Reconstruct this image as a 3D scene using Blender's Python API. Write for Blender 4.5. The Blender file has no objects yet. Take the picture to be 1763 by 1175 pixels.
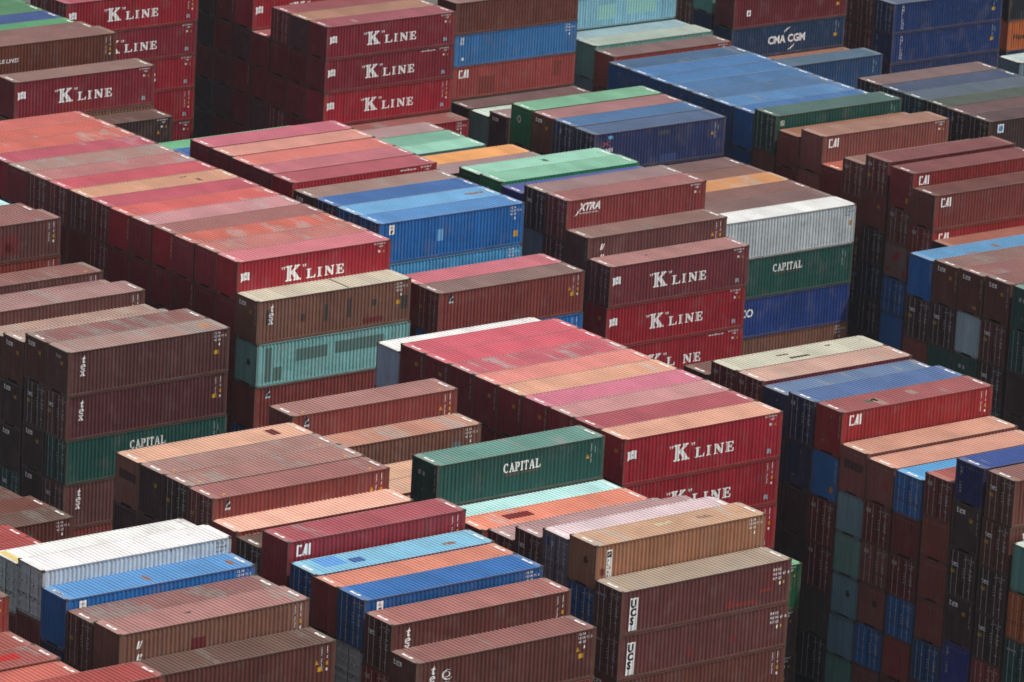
import bpy, bmesh, math, random
from mathutils import Matrix, Vector

# ---------------------------------------------------------------- camera, world, sun, exposure
C = bpy.context.scene.collection
sc = bpy.context.scene
cam_d = bpy.data.cameras.new('camera')
cam = bpy.data.objects.new('camera', cam_d)
C.objects.link(cam)
yaw, pitch, roll = 0.66865812, 0.28624916, 0.05542388
cy, sy, cp, sp = math.cos(yaw), math.sin(yaw), math.cos(pitch), math.sin(pitch)
fwd = Vector((sy * cp, cy * cp, -sp))
rt = Vector((cy, -sy, 0))
up = rt.cross(fwd)
c_, s_ = math.cos(roll), math.sin(roll)
rt2 = c_ * rt + s_ * up
up2 = -s_ * rt + c_ * up
M = Matrix((rt2, up2, -fwd)).transposed().to_4x4()
M.translation = Vector((-209.757343, -254.287948, 102.677614))
cam.matrix_world = M
cam_d.sensor_width = 36.0
cam_d.sensor_fit = 'HORIZONTAL'
cam_d.lens = 10103.1016 / 1763.0 * 36.0
cam_d.clip_start = 1.0
cam_d.clip_end = 6000.0
cam_d.dof.use_dof = True
cam_d.dof.focus_distance = 342.0
cam_d.dof.aperture_fstop = 1.0
sc.camera = cam

SUN_DIR = Vector((-1.0, 0.82, -2.5)).normalized()      # the way the light travels
elev = math.asin(-SUN_DIR.z)
azim = math.atan2(-SUN_DIR.x, -SUN_DIR.y)
world = bpy.data.worlds.new('World')
sc.world = world
world.use_nodes = True
wn = world.node_tree.nodes
bg = wn['Background']
sky = wn.new('ShaderNodeTexSky')
sky.sky_type = 'NISHITA'
sky.sun_disc = False
sky.sun_elevation = elev
sky.sun_rotation = azim
sky.air_density = 1.0
sky.dust_density = 3.0
sky.ozone_density = 1.0
hs = wn.new('ShaderNodeHueSaturation')                 # thin high haze: a paler sky than clean air gives
hs.inputs['Saturation'].default_value = 0.38
world.node_tree.links.new(sky.outputs[0], hs.inputs['Color'])
world.node_tree.links.new(hs.outputs[0], bg.inputs[0])
bg.inputs[1].default_value = 0.085
sun_d = bpy.data.lights.new('sun', 'SUN')
sun_d.energy = 4.0
sun_d.angle = math.radians(0.7)
sun_d.color = (1.0, 0.955, 0.89)
sun = bpy.data.objects.new('sun', sun_d)
C.objects.link(sun)
sun.rotation_euler = SUN_DIR.to_track_quat('-Z', 'Y').to_euler()
sun.location = (0, 0, 120)
sc.view_settings.view_transform = 'Standard'
sc.view_settings.look = 'None'
sc.view_settings.exposure = 0.0
sc.view_settings.gamma = 1.0
sc.view_settings.use_curve_mapping = False
sc.cycles.filter_width = 1.6
sc.cycles.max_bounces = 5
sc.cycles.diffuse_bounces = 3

random.seed(7)
PIT, BAY = 2.475313, 15.400023                         # yard grid: row pitch, bay pitch (metres)
L, W = 12.192, 2.438
GROUND = -18.2

# ---------------------------------------------------------------- colours
def lin(c):
    c = c / 255.0
    return c / 12.92 if c <= 0.04045 else ((c + 0.055) / 1.055) ** 2.4

SIDE = dict(  # some wall colours (caired, caidk2, amb, oranged) are darkened for right-hand shade
    ucsb=(98, 54, 52), kred=(148, 28, 42), kmar=(124, 36, 48), kmar2=(112, 48, 54), kmar3=(120, 34, 46), kdk=(112, 28, 38), kdk2=(98, 32, 38), kgrey=(88, 52, 56),
    maroon=(104, 36, 42), brown=(96, 51, 43), dbrown=(62, 44, 44), texb=(88, 48, 42), texm=(92, 57, 54), texm2=(84, 44, 46),
    texl=(118, 80, 66), rust=(132, 54, 46), rustb=(120, 62, 48), rustc=(138, 58, 54), rustd=(110, 52, 48), rusto=(110, 66, 46),
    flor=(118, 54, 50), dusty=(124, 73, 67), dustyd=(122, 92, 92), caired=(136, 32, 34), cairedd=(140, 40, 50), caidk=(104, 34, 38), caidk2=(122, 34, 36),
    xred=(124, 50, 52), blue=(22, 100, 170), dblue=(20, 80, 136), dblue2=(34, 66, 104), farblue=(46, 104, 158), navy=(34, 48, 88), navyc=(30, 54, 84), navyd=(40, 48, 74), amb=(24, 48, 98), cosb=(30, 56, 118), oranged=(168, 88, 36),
    amb2=(20, 34, 90), indigoS=(38, 50, 130), teal=(116, 168, 168), tealg=(92, 142, 134), skyS=(70, 146, 196), ltblue=(122, 172, 192),
    slate=(94, 132, 150), slateg=(100, 124, 138), slategl=(140, 160, 172), green=(30, 76, 68), emg=(18, 100, 66), emb=(26, 130, 84), brg=(14, 76, 46),
    white=(172, 182, 186), greyw=(150, 162, 184), greyd=(110, 122, 122), tan=(142, 98, 72), orange=(226, 112, 36), purple=(112, 106, 118), black=(34, 36, 44),
    brownO=(98, 52, 38), dolive=(78, 70, 54))
ROOF = dict(  # right-hand roof colours, blueB tones included, have the cloud shade mixed in
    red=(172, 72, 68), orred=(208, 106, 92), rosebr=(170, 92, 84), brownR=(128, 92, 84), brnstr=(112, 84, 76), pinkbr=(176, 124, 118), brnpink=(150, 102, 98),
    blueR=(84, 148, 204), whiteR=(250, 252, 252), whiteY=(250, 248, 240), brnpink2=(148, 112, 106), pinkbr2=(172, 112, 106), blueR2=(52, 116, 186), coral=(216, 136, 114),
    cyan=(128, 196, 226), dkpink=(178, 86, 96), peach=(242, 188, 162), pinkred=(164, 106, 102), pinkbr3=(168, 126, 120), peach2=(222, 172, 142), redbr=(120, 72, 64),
    greytan=(172, 155, 138), tanR=(206, 164, 132), pinkwhite=(228, 202, 208), pinkgrey=(182, 146, 146), coral2=(232, 140, 112), mint2=(186, 234, 232), greenR=(104, 154, 142),
    tanpink=(196, 142, 120), greypink=(174, 138, 132), peachgr=(182, 150, 138), greypink2=(172, 132, 130), grn1=(110, 190, 142), peach3=(226, 168, 142), greypink3=(200, 142, 144),
    rose=(212, 118, 144), tanpeach=(222, 164, 136), salmon=(226, 140, 130), pink2=(208, 102, 112), pinkhot=(216, 96, 112), cream=(206, 200, 178), pink1=(214, 122, 132),
    salmgrey=(198, 124, 116), pinkred3=(166, 108, 106), rose2=(196, 90, 106), tanR2=(212, 157, 124), rose3=(204, 90, 102), greypink4=(190, 124, 122), greyg=(176, 134, 126),
    salmred=(206, 108, 98), pinkred2=(216, 100, 96), mintpale=(200, 222, 206), indigo=(62, 88, 156), skyR=(84, 166, 220), peachD=(212, 156, 132), redpink=(168, 92, 94),
    blueslate=(88, 116, 166), blueslate2=(104, 130, 166), peachgr2=(206, 164, 150), creamW=(202, 198, 178), brownR2=(142, 112, 108), pinkR3=(206, 116, 126), blueR3=(88, 146, 208),
    skyR2=(112, 178, 226), blueR4=(66, 110, 170), brnstr2=(160, 128, 120), rose4=(188, 94, 108), rosegrey=(194, 112, 124), orrose=(214, 120, 110), peachrose=(222, 150, 136),
    rose5=(202, 108, 124), tanpink2=(150, 118, 110), pinkbr4=(142, 104, 98), grn2=(86, 160, 112), blueR5=(66, 92, 146), grn3=(86, 140, 100), pinkhot2=(190, 90, 108),
    pinkR4=(178, 128, 124), pinkbr5=(150, 118, 112), pinkgrey2=(160, 130, 130), violet=(94, 100, 172), grn4=(138, 196, 168), mint1=(152, 212, 188), pinkgrey3=(166, 138, 138),
    orangeR=(246, 172, 98), grnT=(124, 182, 158), greypink5=(176, 144, 142), tealR=(112, 146, 140), skyR3=(98, 158, 202), orangeR2=(214, 136, 104), whiteR2=(236, 240, 234), brnstr3=(134, 104, 102),
    brownR3=(142, 104, 96), orangeR3=(214, 150, 94), slateR=(84, 106, 138), blueslate3=(78, 118, 162), pinkstr=(168, 118, 118), grn5=(124, 184, 150), redbr2=(154, 92, 86),
    roseT=(166, 92, 102), tanT=(176, 132, 110), roseT2=(156, 90, 96), pinkO=(166, 106, 88), redbr3=(122, 78, 74), rosebr2=(138, 82, 82), tanpink3=(150, 114, 102), orangeR4=(190, 102, 80),
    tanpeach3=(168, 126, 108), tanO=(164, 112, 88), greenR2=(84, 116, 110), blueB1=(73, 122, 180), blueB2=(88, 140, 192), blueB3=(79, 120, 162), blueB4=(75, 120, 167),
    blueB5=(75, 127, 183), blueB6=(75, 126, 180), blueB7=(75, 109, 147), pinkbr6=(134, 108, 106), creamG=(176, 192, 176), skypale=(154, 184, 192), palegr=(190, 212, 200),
    redbr4=(120, 92, 92), brownD=(98, 78, 78), brnstr4=(116, 88, 88), greygr=(90, 98, 92), slategr=(92, 108, 122), slateb=(76, 90, 116), blueslate4=(92, 120, 142), tanO2=(164, 116, 90),
    slateb2=(96, 112, 140), whiteG=(190, 206, 206), pinkred4=(176, 102, 102), brnpink3=(150, 110, 105))
PATCH = dict(redq=(106, 44, 44), bred=(190, 40, 36), maroon=(100, 34, 38), dark=(78, 78, 70), yel=(222, 196, 110), rustp=(150, 110, 92), greyp=(104, 116, 118), blue1=(96, 164, 232), blue3=(66, 104, 170),
             maroonp=(108, 46, 48), orange2=(132, 50, 42), redp=(130, 42, 40), slatep=(158, 124, 110), palep=(206, 196, 160), orangep=(196, 140, 88), dark2=(70, 62, 60), tealp=(88, 116, 112),
             darkp=(96, 84, 72), greenp=(84, 110, 82), greyp2=(172, 140, 128), dark3=(82, 120, 104), palep2=(214, 216, 196), olivep=(62, 74, 76), blue4=(52, 70, 116), rustdk=(120, 54, 48),
             mintp=(132, 180, 176), darkp2=(90, 80, 70))
# how bright a sunlit roof and a sunlit long side render per unit of albedo
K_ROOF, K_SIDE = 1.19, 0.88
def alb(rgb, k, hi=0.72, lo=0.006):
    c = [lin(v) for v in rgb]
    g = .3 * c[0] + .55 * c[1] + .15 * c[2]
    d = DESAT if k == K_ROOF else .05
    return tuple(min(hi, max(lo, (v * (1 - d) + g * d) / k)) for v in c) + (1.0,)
DESAT = 0.10

# ---------------------------------------------------------------- materials
def nt_new(name):
    m = bpy.data.materials.new(name)
    m.use_nodes = True
    nt = m.node_tree
    for n in list(nt.nodes):
        nt.nodes.remove(n)
    out = nt.nodes.new('ShaderNodeOutputMaterial')
    b = nt.nodes.new('ShaderNodeBsdfPrincipled')
    nt.links.new(b.outputs[0], out.inputs[0])
    return m, nt, b

def node(nt, t, **kw):
    n = nt.nodes.new(t)
    for k, v in kw.items():
        setattr(n, k, v)
    return n

def math_n(nt, op, a, b=None, c=None):
    n = node(nt, 'ShaderNodeMath', operation=op)
    for i, v in enumerate((a, b, c)):
        if v is None: continue
        if isinstance(v, (int, float)): n.inputs[i].default_value = v
        else: nt.links.new(v, n.inputs[i])
    return n.outputs[0]

def mixc(nt, fac, a, b, mode='MIX'):
    n = node(nt, 'ShaderNodeMix', data_type='RGBA', blend_type=mode)
    for i, v in ((0, fac), (6, a), (7, b)):
        if isinstance(v, (int, float)): n.inputs[i].default_value = v
        elif isinstance(v, tuple): n.inputs[i].default_value = v
        else: nt.links.new(v, n.inputs[i])
    return n.outputs[2]

def noise(nt, vec, scale, detail=2.0, rough=0.5, sc3=None):
    if sc3:
        mp = node(nt, 'ShaderNodeMapping'); mp.inputs['Scale'].default_value = sc3
        nt.links.new(vec, mp.inputs[0]); vec = mp.outputs[0]
    n = node(nt, 'ShaderNodeTexNoise')
    n.inputs['Scale'].default_value = scale; n.inputs['Detail'].default_value = detail; n.inputs['Roughness'].default_value = rough
    nt.links.new(vec, n.inputs['Vector'])
    return n.outputs[0]

def ramp01(nt, v, lo, hi):
    n = node(nt, 'ShaderNodeMapRange'); n.clamp = True
    nt.links.new(v, n.inputs[0])
    for i, x in ((1, lo), (2, hi)):
        if isinstance(x, (int, float)): n.inputs[i].default_value = x
        else: nt.links.new(x, n.inputs[i])
    return n.outputs[0]

def paint(name, roof=False, tint=False, rough=0.5):
    m, nt, b = nt_new(name)
    oi = node(nt, 'ShaderNodeObjectInfo')
    tc = node(nt, 'ShaderNodeTexCoord')
    if tint:
        at = node(nt, 'ShaderNodeAttribute', attribute_type='GEOMETRY', attribute_name='tint')
        base = at.outputs['Color']
        vec = tc.outputs['Object']
    else:
        base = oi.outputs['Color']
        add = node(nt, 'ShaderNodeVectorMath', operation='ADD')
        mul = node(nt, 'ShaderNodeVectorMath', operation='SCALE')
        comb = node(nt, 'ShaderNodeCombineXYZ')
        for i in range(3): nt.links.new(oi.outputs['Random'], comb.inputs[i])
        nt.links.new(comb.outputs[0], mul.inputs[0]); mul.inputs[3].default_value = 173.0
        nt.links.new(tc.outputs['Object'], add.inputs[0]); nt.links.new(mul.outputs[0], add.inputs[1])
        vec = add.outputs[0]
    wa = node(nt, 'ShaderNodeAttribute', attribute_type='OBJECT', attribute_name='wear')
    wear = wa.outputs['Fac']
    # slow fading of the paint, welded panel to welded panel
    sep = node(nt, 'ShaderNodeSeparateXYZ'); nt.links.new(vec, sep.inputs[0])
    fx = math_n(nt, 'FLOOR', math_n(nt, 'DIVIDE', sep.outputs[0], 1.12 if roof else 2.2))
    cb = node(nt, 'ShaderNodeCombineXYZ'); nt.links.new(fx, cb.inputs[0])
    nt.links.new(oi.outputs['Random'], cb.inputs[1])
    wh = node(nt, 'ShaderNodeTexWhiteNoise', noise_dimensions='3D'); nt.links.new(cb.outputs[0], wh.inputs[0])
    panel = math_n(nt, 'MULTIPLY_ADD', wh.outputs['Value'], 0.13 if roof else 0.05, 0.935 if roof else 0.975)
    fade = math_n(nt, 'MULTIPLY_ADD', noise(nt, vec, 0.45, 4.0), 0.5, 0.75)
    col = mixc(nt, 1.0, base, math_n(nt, 'MULTIPLY', fade, panel), 'MULTIPLY')
    if not roof:
        fs = math_n(nt, 'FLOOR', math_n(nt, 'DIVIDE', math_n(nt, 'ADD', sep.outputs[0], sep.outputs[1]), 0.1381))
        cb2 = node(nt, 'ShaderNodeCombineXYZ'); nt.links.new(fs, cb2.inputs[0]); nt.links.new(oi.outputs['Random'], cb2.inputs[1])
        wh2 = node(nt, 'ShaderNodeTexWhiteNoise', noise_dimensions='3D'); nt.links.new(cb2.outputs[0], wh2.inputs[0])
        col = mixc(nt, 1.0, col, math_n(nt, 'MULTIPLY_ADD', wh2.outputs['Value'], 0.16, 0.92), 'MULTIPLY')
    if roof:
        # whole corrugation strips worn to chalky grey
        xs = math_n(nt, 'SNAP', sep.outputs[0], 0.28)
        cv = node(nt, 'ShaderNodeCombineXYZ')
        nt.links.new(xs, cv.inputs[0]); nt.links.new(math_n(nt, 'MULTIPLY', sep.outputs[1], 0.22), cv.inputs[1])
        n1 = noise(nt, cv.outputs[0], 0.75, 3.0, 0.62)
        th = math_n(nt, 'MULTIPLY_ADD', wear, -0.34, 0.72)
        f1 = ramp01(nt, n1, th, math_n(nt, 'ADD', th, 0.07))
        n2 = noise(nt, vec, 2.6, 3.0)
        f = math_n(nt, 'MULTIPLY', f1, ramp01(nt, n2, 0.2, 0.62))
        f = math_n(nt, 'MULTIPLY', f, 0.85)
        hsv = node(nt, 'ShaderNodeHueSaturation'); hsv.inputs['Saturation'].default_value = 0.25; hsv.inputs['Value'].default_value = 0.95
        nt.links.new(col, hsv.inputs['Color'])
        chalk = mixc(nt, 0.35, hsv.outputs[0], (0.27, 0.245, 0.2, 1))
        col = mixc(nt, f, col, chalk)
        # grime gathered on the flat end plates and along the rails
        so = node(nt, 'ShaderNodeSeparateXYZ'); nt.links.new(tc.outputs['Object'], so.inputs[0])
        ex = ramp01(nt, math_n(nt, 'ABSOLUTE', so.outputs[0]), 5.45, 5.95)
        ey = ramp01(nt, math_n(nt, 'ABSOLUTE', so.outputs[1]), 1.05, 1.2)
        ed = math_n(nt, 'MULTIPLY', math_n(nt, 'MAXIMUM', math_n(nt, 'MULTIPLY', ex, 0.85), math_n(nt, 'MULTIPLY', ey, 0.6)), ramp01(nt, noise(nt, vec, 1.3, 4.0, 0.6), 0.30, 0.62))
        hs2 = node(nt, 'ShaderNodeHueSaturation'); hs2.inputs['Saturation'].default_value = 0.3; hs2.inputs['Value'].default_value = 0.85
        nt.links.new(col, hs2.inputs['Color'])
        col = mixc(nt, math_n(nt, 'MULTIPLY', ed, math_n(nt, 'MULTIPLY_ADD', wear, 0.9, 0.45)), col, mixc(nt, 0.5, hs2.outputs[0], (0.24, 0.20, 0.14, 1)))
        # small stains
        st = ramp01(nt, noise(nt, vec, 1.6, 5.0, 0.62), 0.64, 0.74)
        col = mixc(nt, math_n(nt, 'MULTIPLY', st, 0.32), col, (0.11, 0.09, 0.075, 1))
        fine = math_n(nt, 'MULTIPLY_ADD', noise(nt, vec, 14.0, 3.0), 0.34, 0.83)
        col = mixc(nt, 1.0, col, fine, 'MULTIPLY')
    else:
        # vertical rain streaks and scuffs
        stv = noise(nt, vec, 1.0, 4.0, 0.6, (3.6, 3.6, 0.16))
        col = mixc(nt, 1.0, col, math_n(nt, 'MULTIPLY_ADD', stv, 0.62, 0.69), 'MULTIPLY')
        r1 = ramp01(nt, noise(nt, vec, 1.0, 5.0, 0.65, (5.0, 5.0, 1.1)), 0.66, 0.72)
        col = mixc(nt, math_n(nt, 'MULTIPLY', r1, math_n(nt, 'MULTIPLY_ADD', wear, 1.0, 0.22)), col, (0.10, 0.062, 0.045, 1))
        chalk = ramp01(nt, noise(nt, vec, 0.8, 3.0, 0.5, (1.2, 1.2, 1.0)), 0.52, 0.8)
        col = mixc(nt, math_n(nt, 'MULTIPLY', chalk, 0.24), col, (0.26, 0.2, 0.19, 1))
    nt.links.new(col, b.inputs['Base Color'])
    bump = node(nt, 'ShaderNodeBump')                       # shallow dents and oil-canning of thin sheet
    bump.inputs['Strength'].default_value = 0.5
    bump.inputs['Distance'].default_value = 0.10
    nt.links.new(noise(nt, vec, 1.1, 3.0, 0.55), bump.inputs['Height'])
    nt.links.new(bump.outputs[0], b.inputs['Normal'])
    rn = math_n(nt, 'MULTIPLY_ADD', noise(nt, vec, 3.0, 2.0), 0.3, rough - 0.12)
    nt.links.new(rn, b.inputs['Roughness'])
    b.inputs['Specular IOR Level'].default_value = 0.25
    return m

M_SIDE = paint('painted_steel_wall')
M_ROOF = paint('painted_steel_roof', roof=True)
M_TINT = paint('painted_steel_tinted', tint=True)
def flat(name, col, rough=0.6, metal=0.0, obj=False, var=0.3):
    m, nt, b = nt_new(name)
    tc = node(nt, 'ShaderNodeTexCoord')
    n = noise(nt, tc.outputs['Object'], 2.5, 4.0)
    src = col
    if obj:
        oi = node(nt, 'ShaderNodeObjectInfo'); src = oi.outputs['Color']
    c = mixc(nt, 1.0, src, math_n(nt, 'MULTIPLY_ADD', n, var * 2, 1 - var), 'MULTIPLY')
    nt.links.new(c, b.inputs['Base Color'])
    b.inputs['Roughness'].default_value = rough
    b.inputs['Metallic'].default_value = metal
    b.inputs['Specular IOR Level'].default_value = 0.25
    return m
M_CAST = flat('corner_casting_steel', (0.085, 0.066, 0.052, 1))
M_BAR = flat('galvanised_bar', (0.46, 0.46, 0.45, 1), 0.45, 0.2)
M_DARK = flat('dark_recess', (0.012, 0.012, 0.013, 1))
M_DECAL = flat('decal_paint', (1, 1, 1, 1), 0.6, 0.0, True, 0.12)
M_UNDER = flat('underfloor_steel', (0.05, 0.04, 0.035, 1))

# ---------------------------------------------------------------- geometry helpers
class MB:
    def __init__(s): s.v = []; s.f = []; s.m = []
    def quad(s, a, b, c, d, mi=0):
        n = len(s.v); s.v += [a, b, c, d]; s.f.append((n, n + 1, n + 2, n + 3)); s.m.append(mi)
    def box(s, x0, y0, z0, x1, y1, z1, mi=0):
        n = len(s.v)
        s.v += [(x0, y0, z0), (x1, y0, z0), (x1, y1, z0), (x0, y1, z0), (x0, y0, z1), (x1, y0, z1), (x1, y1, z1), (x0, y1, z1)]
        for f in ((0, 3, 2, 1), (4, 5, 6, 7), (0, 1, 5, 4), (1, 2, 6, 5), (2, 3, 7, 6), (3, 0, 4, 7)):
            s.f.append(tuple(n + i for i in f)); s.m.append(mi)
    def mesh(s, name, mats):
        me = bpy.data.meshes.new(name)
        me.from_pydata(s.v, [], s.f)
        for m in mats: me.materials.append(m)
        me.polygons.foreach_set('material_index', s.m)
        me.update()
        return me

HX, HY = L / 2, W / 2
def prof_side(u):            # inward depth of the long wall at distance u from the left end
    P, n, u0, d = 0.2762, 42, 0.285, 0.036
    if u < u0 or u > u0 + n * P: return 0.0
    t = (u - u0) % P
    if t < 0.070: return 0.0
    if t < 0.138: return d * (t - 0.070) / 0.068
    if t < 0.208: return d
    return d * (P - t) / 0.0682
SIDE_BP = []
for i in range(42):
    for t in (0, 0.070, 0.138, 0.208): SIDE_BP.append(0.285 + i * 0.2762 + t)
SIDE_BP.append(0.285 + 42 * 0.2762)
def prof_end(u):
    P, n, u0, d = 0.236, 9, 0.157, 0.045
    if u < u0 or u > u0 + n * P: return 0.0
    t = (u - u0) % P
    if t < 0.075: return 0.0
    if t < 0.118: return d * (t - 0.075) / 0.043
    if t < 0.193: return d
    return d * (P - t) / 0.043
END_BP = []
for i in range(9):
    for t in (0, 0.075, 0.118, 0.193): END_BP.append(0.157 + i * 0.236 + t)
END_BP.append(0.157 + 9 * 0.236)
RP, RN, RU0, RD = 0.28, 40, 0.495, 0.036
def prof_roof(u):
    if u < RU0 or u > RU0 + RN * RP: return 0.0
    t = (u - RU0) % RP
    if t < 0.130: return 0.0
    if t < 0.165: return RD * (t - 0.130) / 0.035
    if t < 0.245: return RD
    return RD * (RP - t) / 0.035
ROOF_BP = []
for i in range(RN):
    for t in (0, 0.130, 0.165, 0.245): ROOF_BP.append(RU0 + i * RP + t)
ROOF_BP.append(RU0 + RN * RP)
YW = 0.014                    # how far the outer faces of the long wall sit behind the castings
XE = 0.032                    # the same for the end wall
ZR = 0.016                    # the roof skin below the casting tops
_cache = {}
def cached(key, fn):
    if key not in _cache: _cache[key] = fn()
    return _cache[key]

def frame_mesh(H, door):
    b = MB()
    for sx in (0, 1):
        for syy in (0, 1):
            x0 = -HX + .012 if sx == 0 else HX - .17
            y0 = -HY + .012 if syy == 0 else HY - .13
            b.box(x0, y0, .118, x0 + .158, y0 + .118, H - .118)
            cx = -HX if sx == 0 else HX - .178
            cyy = -HY if syy == 0 else HY - .162
            b.box(cx, cyy, 0, cx + .178, cyy + .162, .116, 1)
            b.box(cx, cyy, H - .116, cx + .178, cyy + .162, H, 1)
    for s in (-1, 1):
        y0, y1 = (-HY + .004, -HY + .07) if s < 0 else (HY - .07, HY - .004)
        b.box(-HX + .18, y0, H - .085, HX - .18, y1, H - .02)
        b.box(-HX + .18, y0, .02, HX - .18, y1, .165)
    # headers and sills at the ends
    for s in (-1, 1):
        x0, x1 = (-HX + .008, -HX + .12) if s < 0 else (HX - .12, HX - .008)
        b.box(x0, -HY + .165, H - .125, x1, HY - .165, H - .02)
        if s < 0 and not door:
            b.box(x0, -HY + .165, .02, x1, -.52, .15)
            b.box(x0, .52, .02, x1, HY - .165, .15)
            b.box(x0 + .25, -.52, .02, x1 + .25, .52, .15, 2)  # near-black plate stands in for the shade inside the gooseneck notch
            b.box(x0, -.52, .125, x1, .52, .15)
        else:
            b.box(x0, -HY + .165, .02, x1, HY - .165, .15)
    # floor, far wall, right end
    b.box(-HX + .13, -HY + .072, .09, HX - .13, HY - .072, .15, 3)
    yy = HY - YW - .004
    zs0, zs1 = .16, H - .08
    pts = [0.17] + SIDE_BP + [L - .17]
    for a, c in zip(pts[:-1], pts[1:]):
        b.quad((-HX + c, yy - prof_side(c), zs0), (-HX + a, yy - prof_side(a), zs0), (-HX + a, yy - prof_side(a), zs1), (-HX + c, yy - prof_side(c), zs1))
    pts = [0.13] + END_BP + [W - .13]
    for a, c in zip(pts[:-1], pts[1:]):
        b.quad((HX - XE - prof_end(a), -HY + a, .145), (HX - XE - prof_end(c), -HY + c, .145), (HX - XE - prof_end(c), -HY + c, H - .12), (HX - XE - prof_end(a), -HY + a, H - .12))
    return b.mesh('frame', [M_SIDE, M_CAST, M_DARK, M_UNDER])

def side_mesh(H):
    b = MB()
    y = -HY + YW
    pts = [0.168] + SIDE_BP + [L - .168]
    for a, c in zip(pts[:-1], pts[1:]):
        b.quad((-HX + a, y + prof_side(a), .16), (-HX + c, y + prof_side(c), .16), (-HX + c, y + prof_side(c), H - .08), (-HX + a, y + prof_side(a), H - .08))
    return b.mesh('side_panel', [M_SIDE])

def end_mesh(H):
    b = MB()
    x = -HX + XE
    pts = [0.12] + END_BP + [W - .12]
    for a, c in zip(pts[:-1], pts[1:]):
        b.quad((x + prof_end(a), HY - a, .145), (x + prof_end(c), HY - c, .145), (x + prof_end(c), HY - c, H - .12), (x + prof_end(a), HY - a, H - .12))
    return b.mesh('end_panel', [M_SIDE])

def roof_mesh(H):
    b = MB()
    z = H - ZR
    pts = [0.12] + ROOF_BP + [L - .12]
    for a, c in zip(pts[:-1], pts[1:]):
        b.quad((-HX + a, -HY + .068, z - prof_roof(a)), (-HX + c, -HY + .068, z - prof_roof(c)), (-HX + c, HY - .068, z - prof_roof(c)), (-HX + a, HY - .068, z - prof_roof(a)))
    for s in (-1, 1):
        ya, yb = sorted((s * (HY - .004), s * (HY - .068)))
        b.quad((-HX + .17, ya, H - .017), (HX - .17, ya, H - .017), (HX - .17, yb, H - .017), (-HX + .17, yb, H - .017))
    for s in (-1, 1):
        xa, xb = sorted((s * (HX - .006), s * (HX - .122)))
        b.quad((xa, -HY + .164, H - .0165), (xb, -HY + .164, H - .0165), (xb, HY - .164, H - .0165), (xa, HY - .164, H - .0165))
    # the skirt under the sheet, so that grooves end against steel
    for s in (-1, 1):
        y = s * (HY - .068)
        b.quad((-HX + .12, y, z - .06), (HX - .12, y, z - .06), (HX - .12, y, z - RD - .001), (-HX + .12, y, z - RD - .001))
    return b.mesh('roof', [M_ROOF])

def door_mesh(H, half):      # half: -1 the leaf farther from the camera, +1 the nearer one
    b = MB()
    x = -HX + .045
    y0, y1 = (.012, HY - .14) if half < 0 else (-HY + .14, -.012)
    z0, z1 = .16, H - .135
    b.box(x - .012, y0, z0, x + .03, y0 + .05, z1)
    b.box(x - .012, y1 - .05, z0, x + .03, y1, z1)
    n = 5
    seg = (z1 - z0) / n
    for i in range(n):
        a = z0 + i * seg
        q = [(a, 0), (a + .07, 0), (a + .11, .036), (a + seg - .11, .036), (a + seg - .07, 0), (a + seg, 0)]
        for (za, da), (zb, db) in zip(q[:-1], q[1:]):
            b.quad((x + da, y1 - .05, za), (x + da, y0 + .05, za), (x + db, y0 + .05, zb), (x + db, y1 - .05, zb))
    # door gasket
    g = .012
    yy = y0 if half < 0 else y1 - g
    b.box(x - .02, yy - .004, z0, x - .013, yy + g + .004, z1, 1)
    # hinges
    ho = y1 - .02 if half < 0 else y0 - .02
    for k in range(4):
        zc = z0 + .25 + k * (z1 - z0 - .5) / 3
        b.box(x - .03, ho, zc - .045, x - .0125, ho + .04, zc + .045, 2)
    return b.mesh('door', [M_SIDE, M_DARK, M_CAST])

def bar_mesh(H):             # one locking bar with its brackets, cam ends and handle
    b = MB()
    x = -HX + .006
    r = .017
    z0, z1 = .07, H - .06
    n0 = len(b.v)
    for z in (z0, z1):
        for k in range(8):
            a = k * math.pi / 4
            b.v.append((x + r * math.cos(a), r * math.sin(a), z))
    for k in range(8):
        b.f.append((n0 + k, n0 + (k + 1) % 8, n0 + 8 + (k + 1) % 8, n0 + 8 + k)); b.m.append(0)
    for z in (.10, H * .33, H * .62, H - .10):
        b.box(x - .012, -.045, z - .03, x + .026, .045, z + .03, 1)
    b.box(x - .03, -.02, H * .38, x - .018, .33, H * .38 + .028, 1)
    b.box(x - .028, .27, H * .38 - .02, x + .03, .33, H * .38 + .05, 1)
    return b.mesh('locking_bar', [M_BAR, M_CAST])

# ---------------------------------------------------------------- lettering
def tris_of(curve_obj):
    me = bpy.data.meshes.new_from_object(curve_obj)
    me.calc_loop_triangles()
    v = [(p.co.x, p.co.y) for p in me.vertices]
    f = [tuple(t.vertices) for t in me.loop_triangles]
    bpy.data.meshes.remove(me)
    cd = curve_obj.data
    bpy.data.objects.remove(curve_obj)
    bpy.data.curves.remove(cd)
    return v, f
def font(body, size=1.0, bold=0.0, shear=0.0, space=1.0, xs=1.0):
    """a line of sans lettering, cap height about size, left end at 0, foot at 0"""
    cd = bpy.data.curves.new('lettering', 'FONT')
    cd.body = body; cd.size = size / 0.70; cd.offset = bold * size; cd.shear = shear; cd.space_character = space
    cd.resolution_u = 2; cd.fill_mode = 'BOTH'
    v, f = tris_of(bpy.data.objects.new('lettering', cd))
    if not v: return [], []
    x0 = min(p[0] for p in v)
    return [((p[0] - x0) * xs, p[1]) for p in v], f
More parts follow.
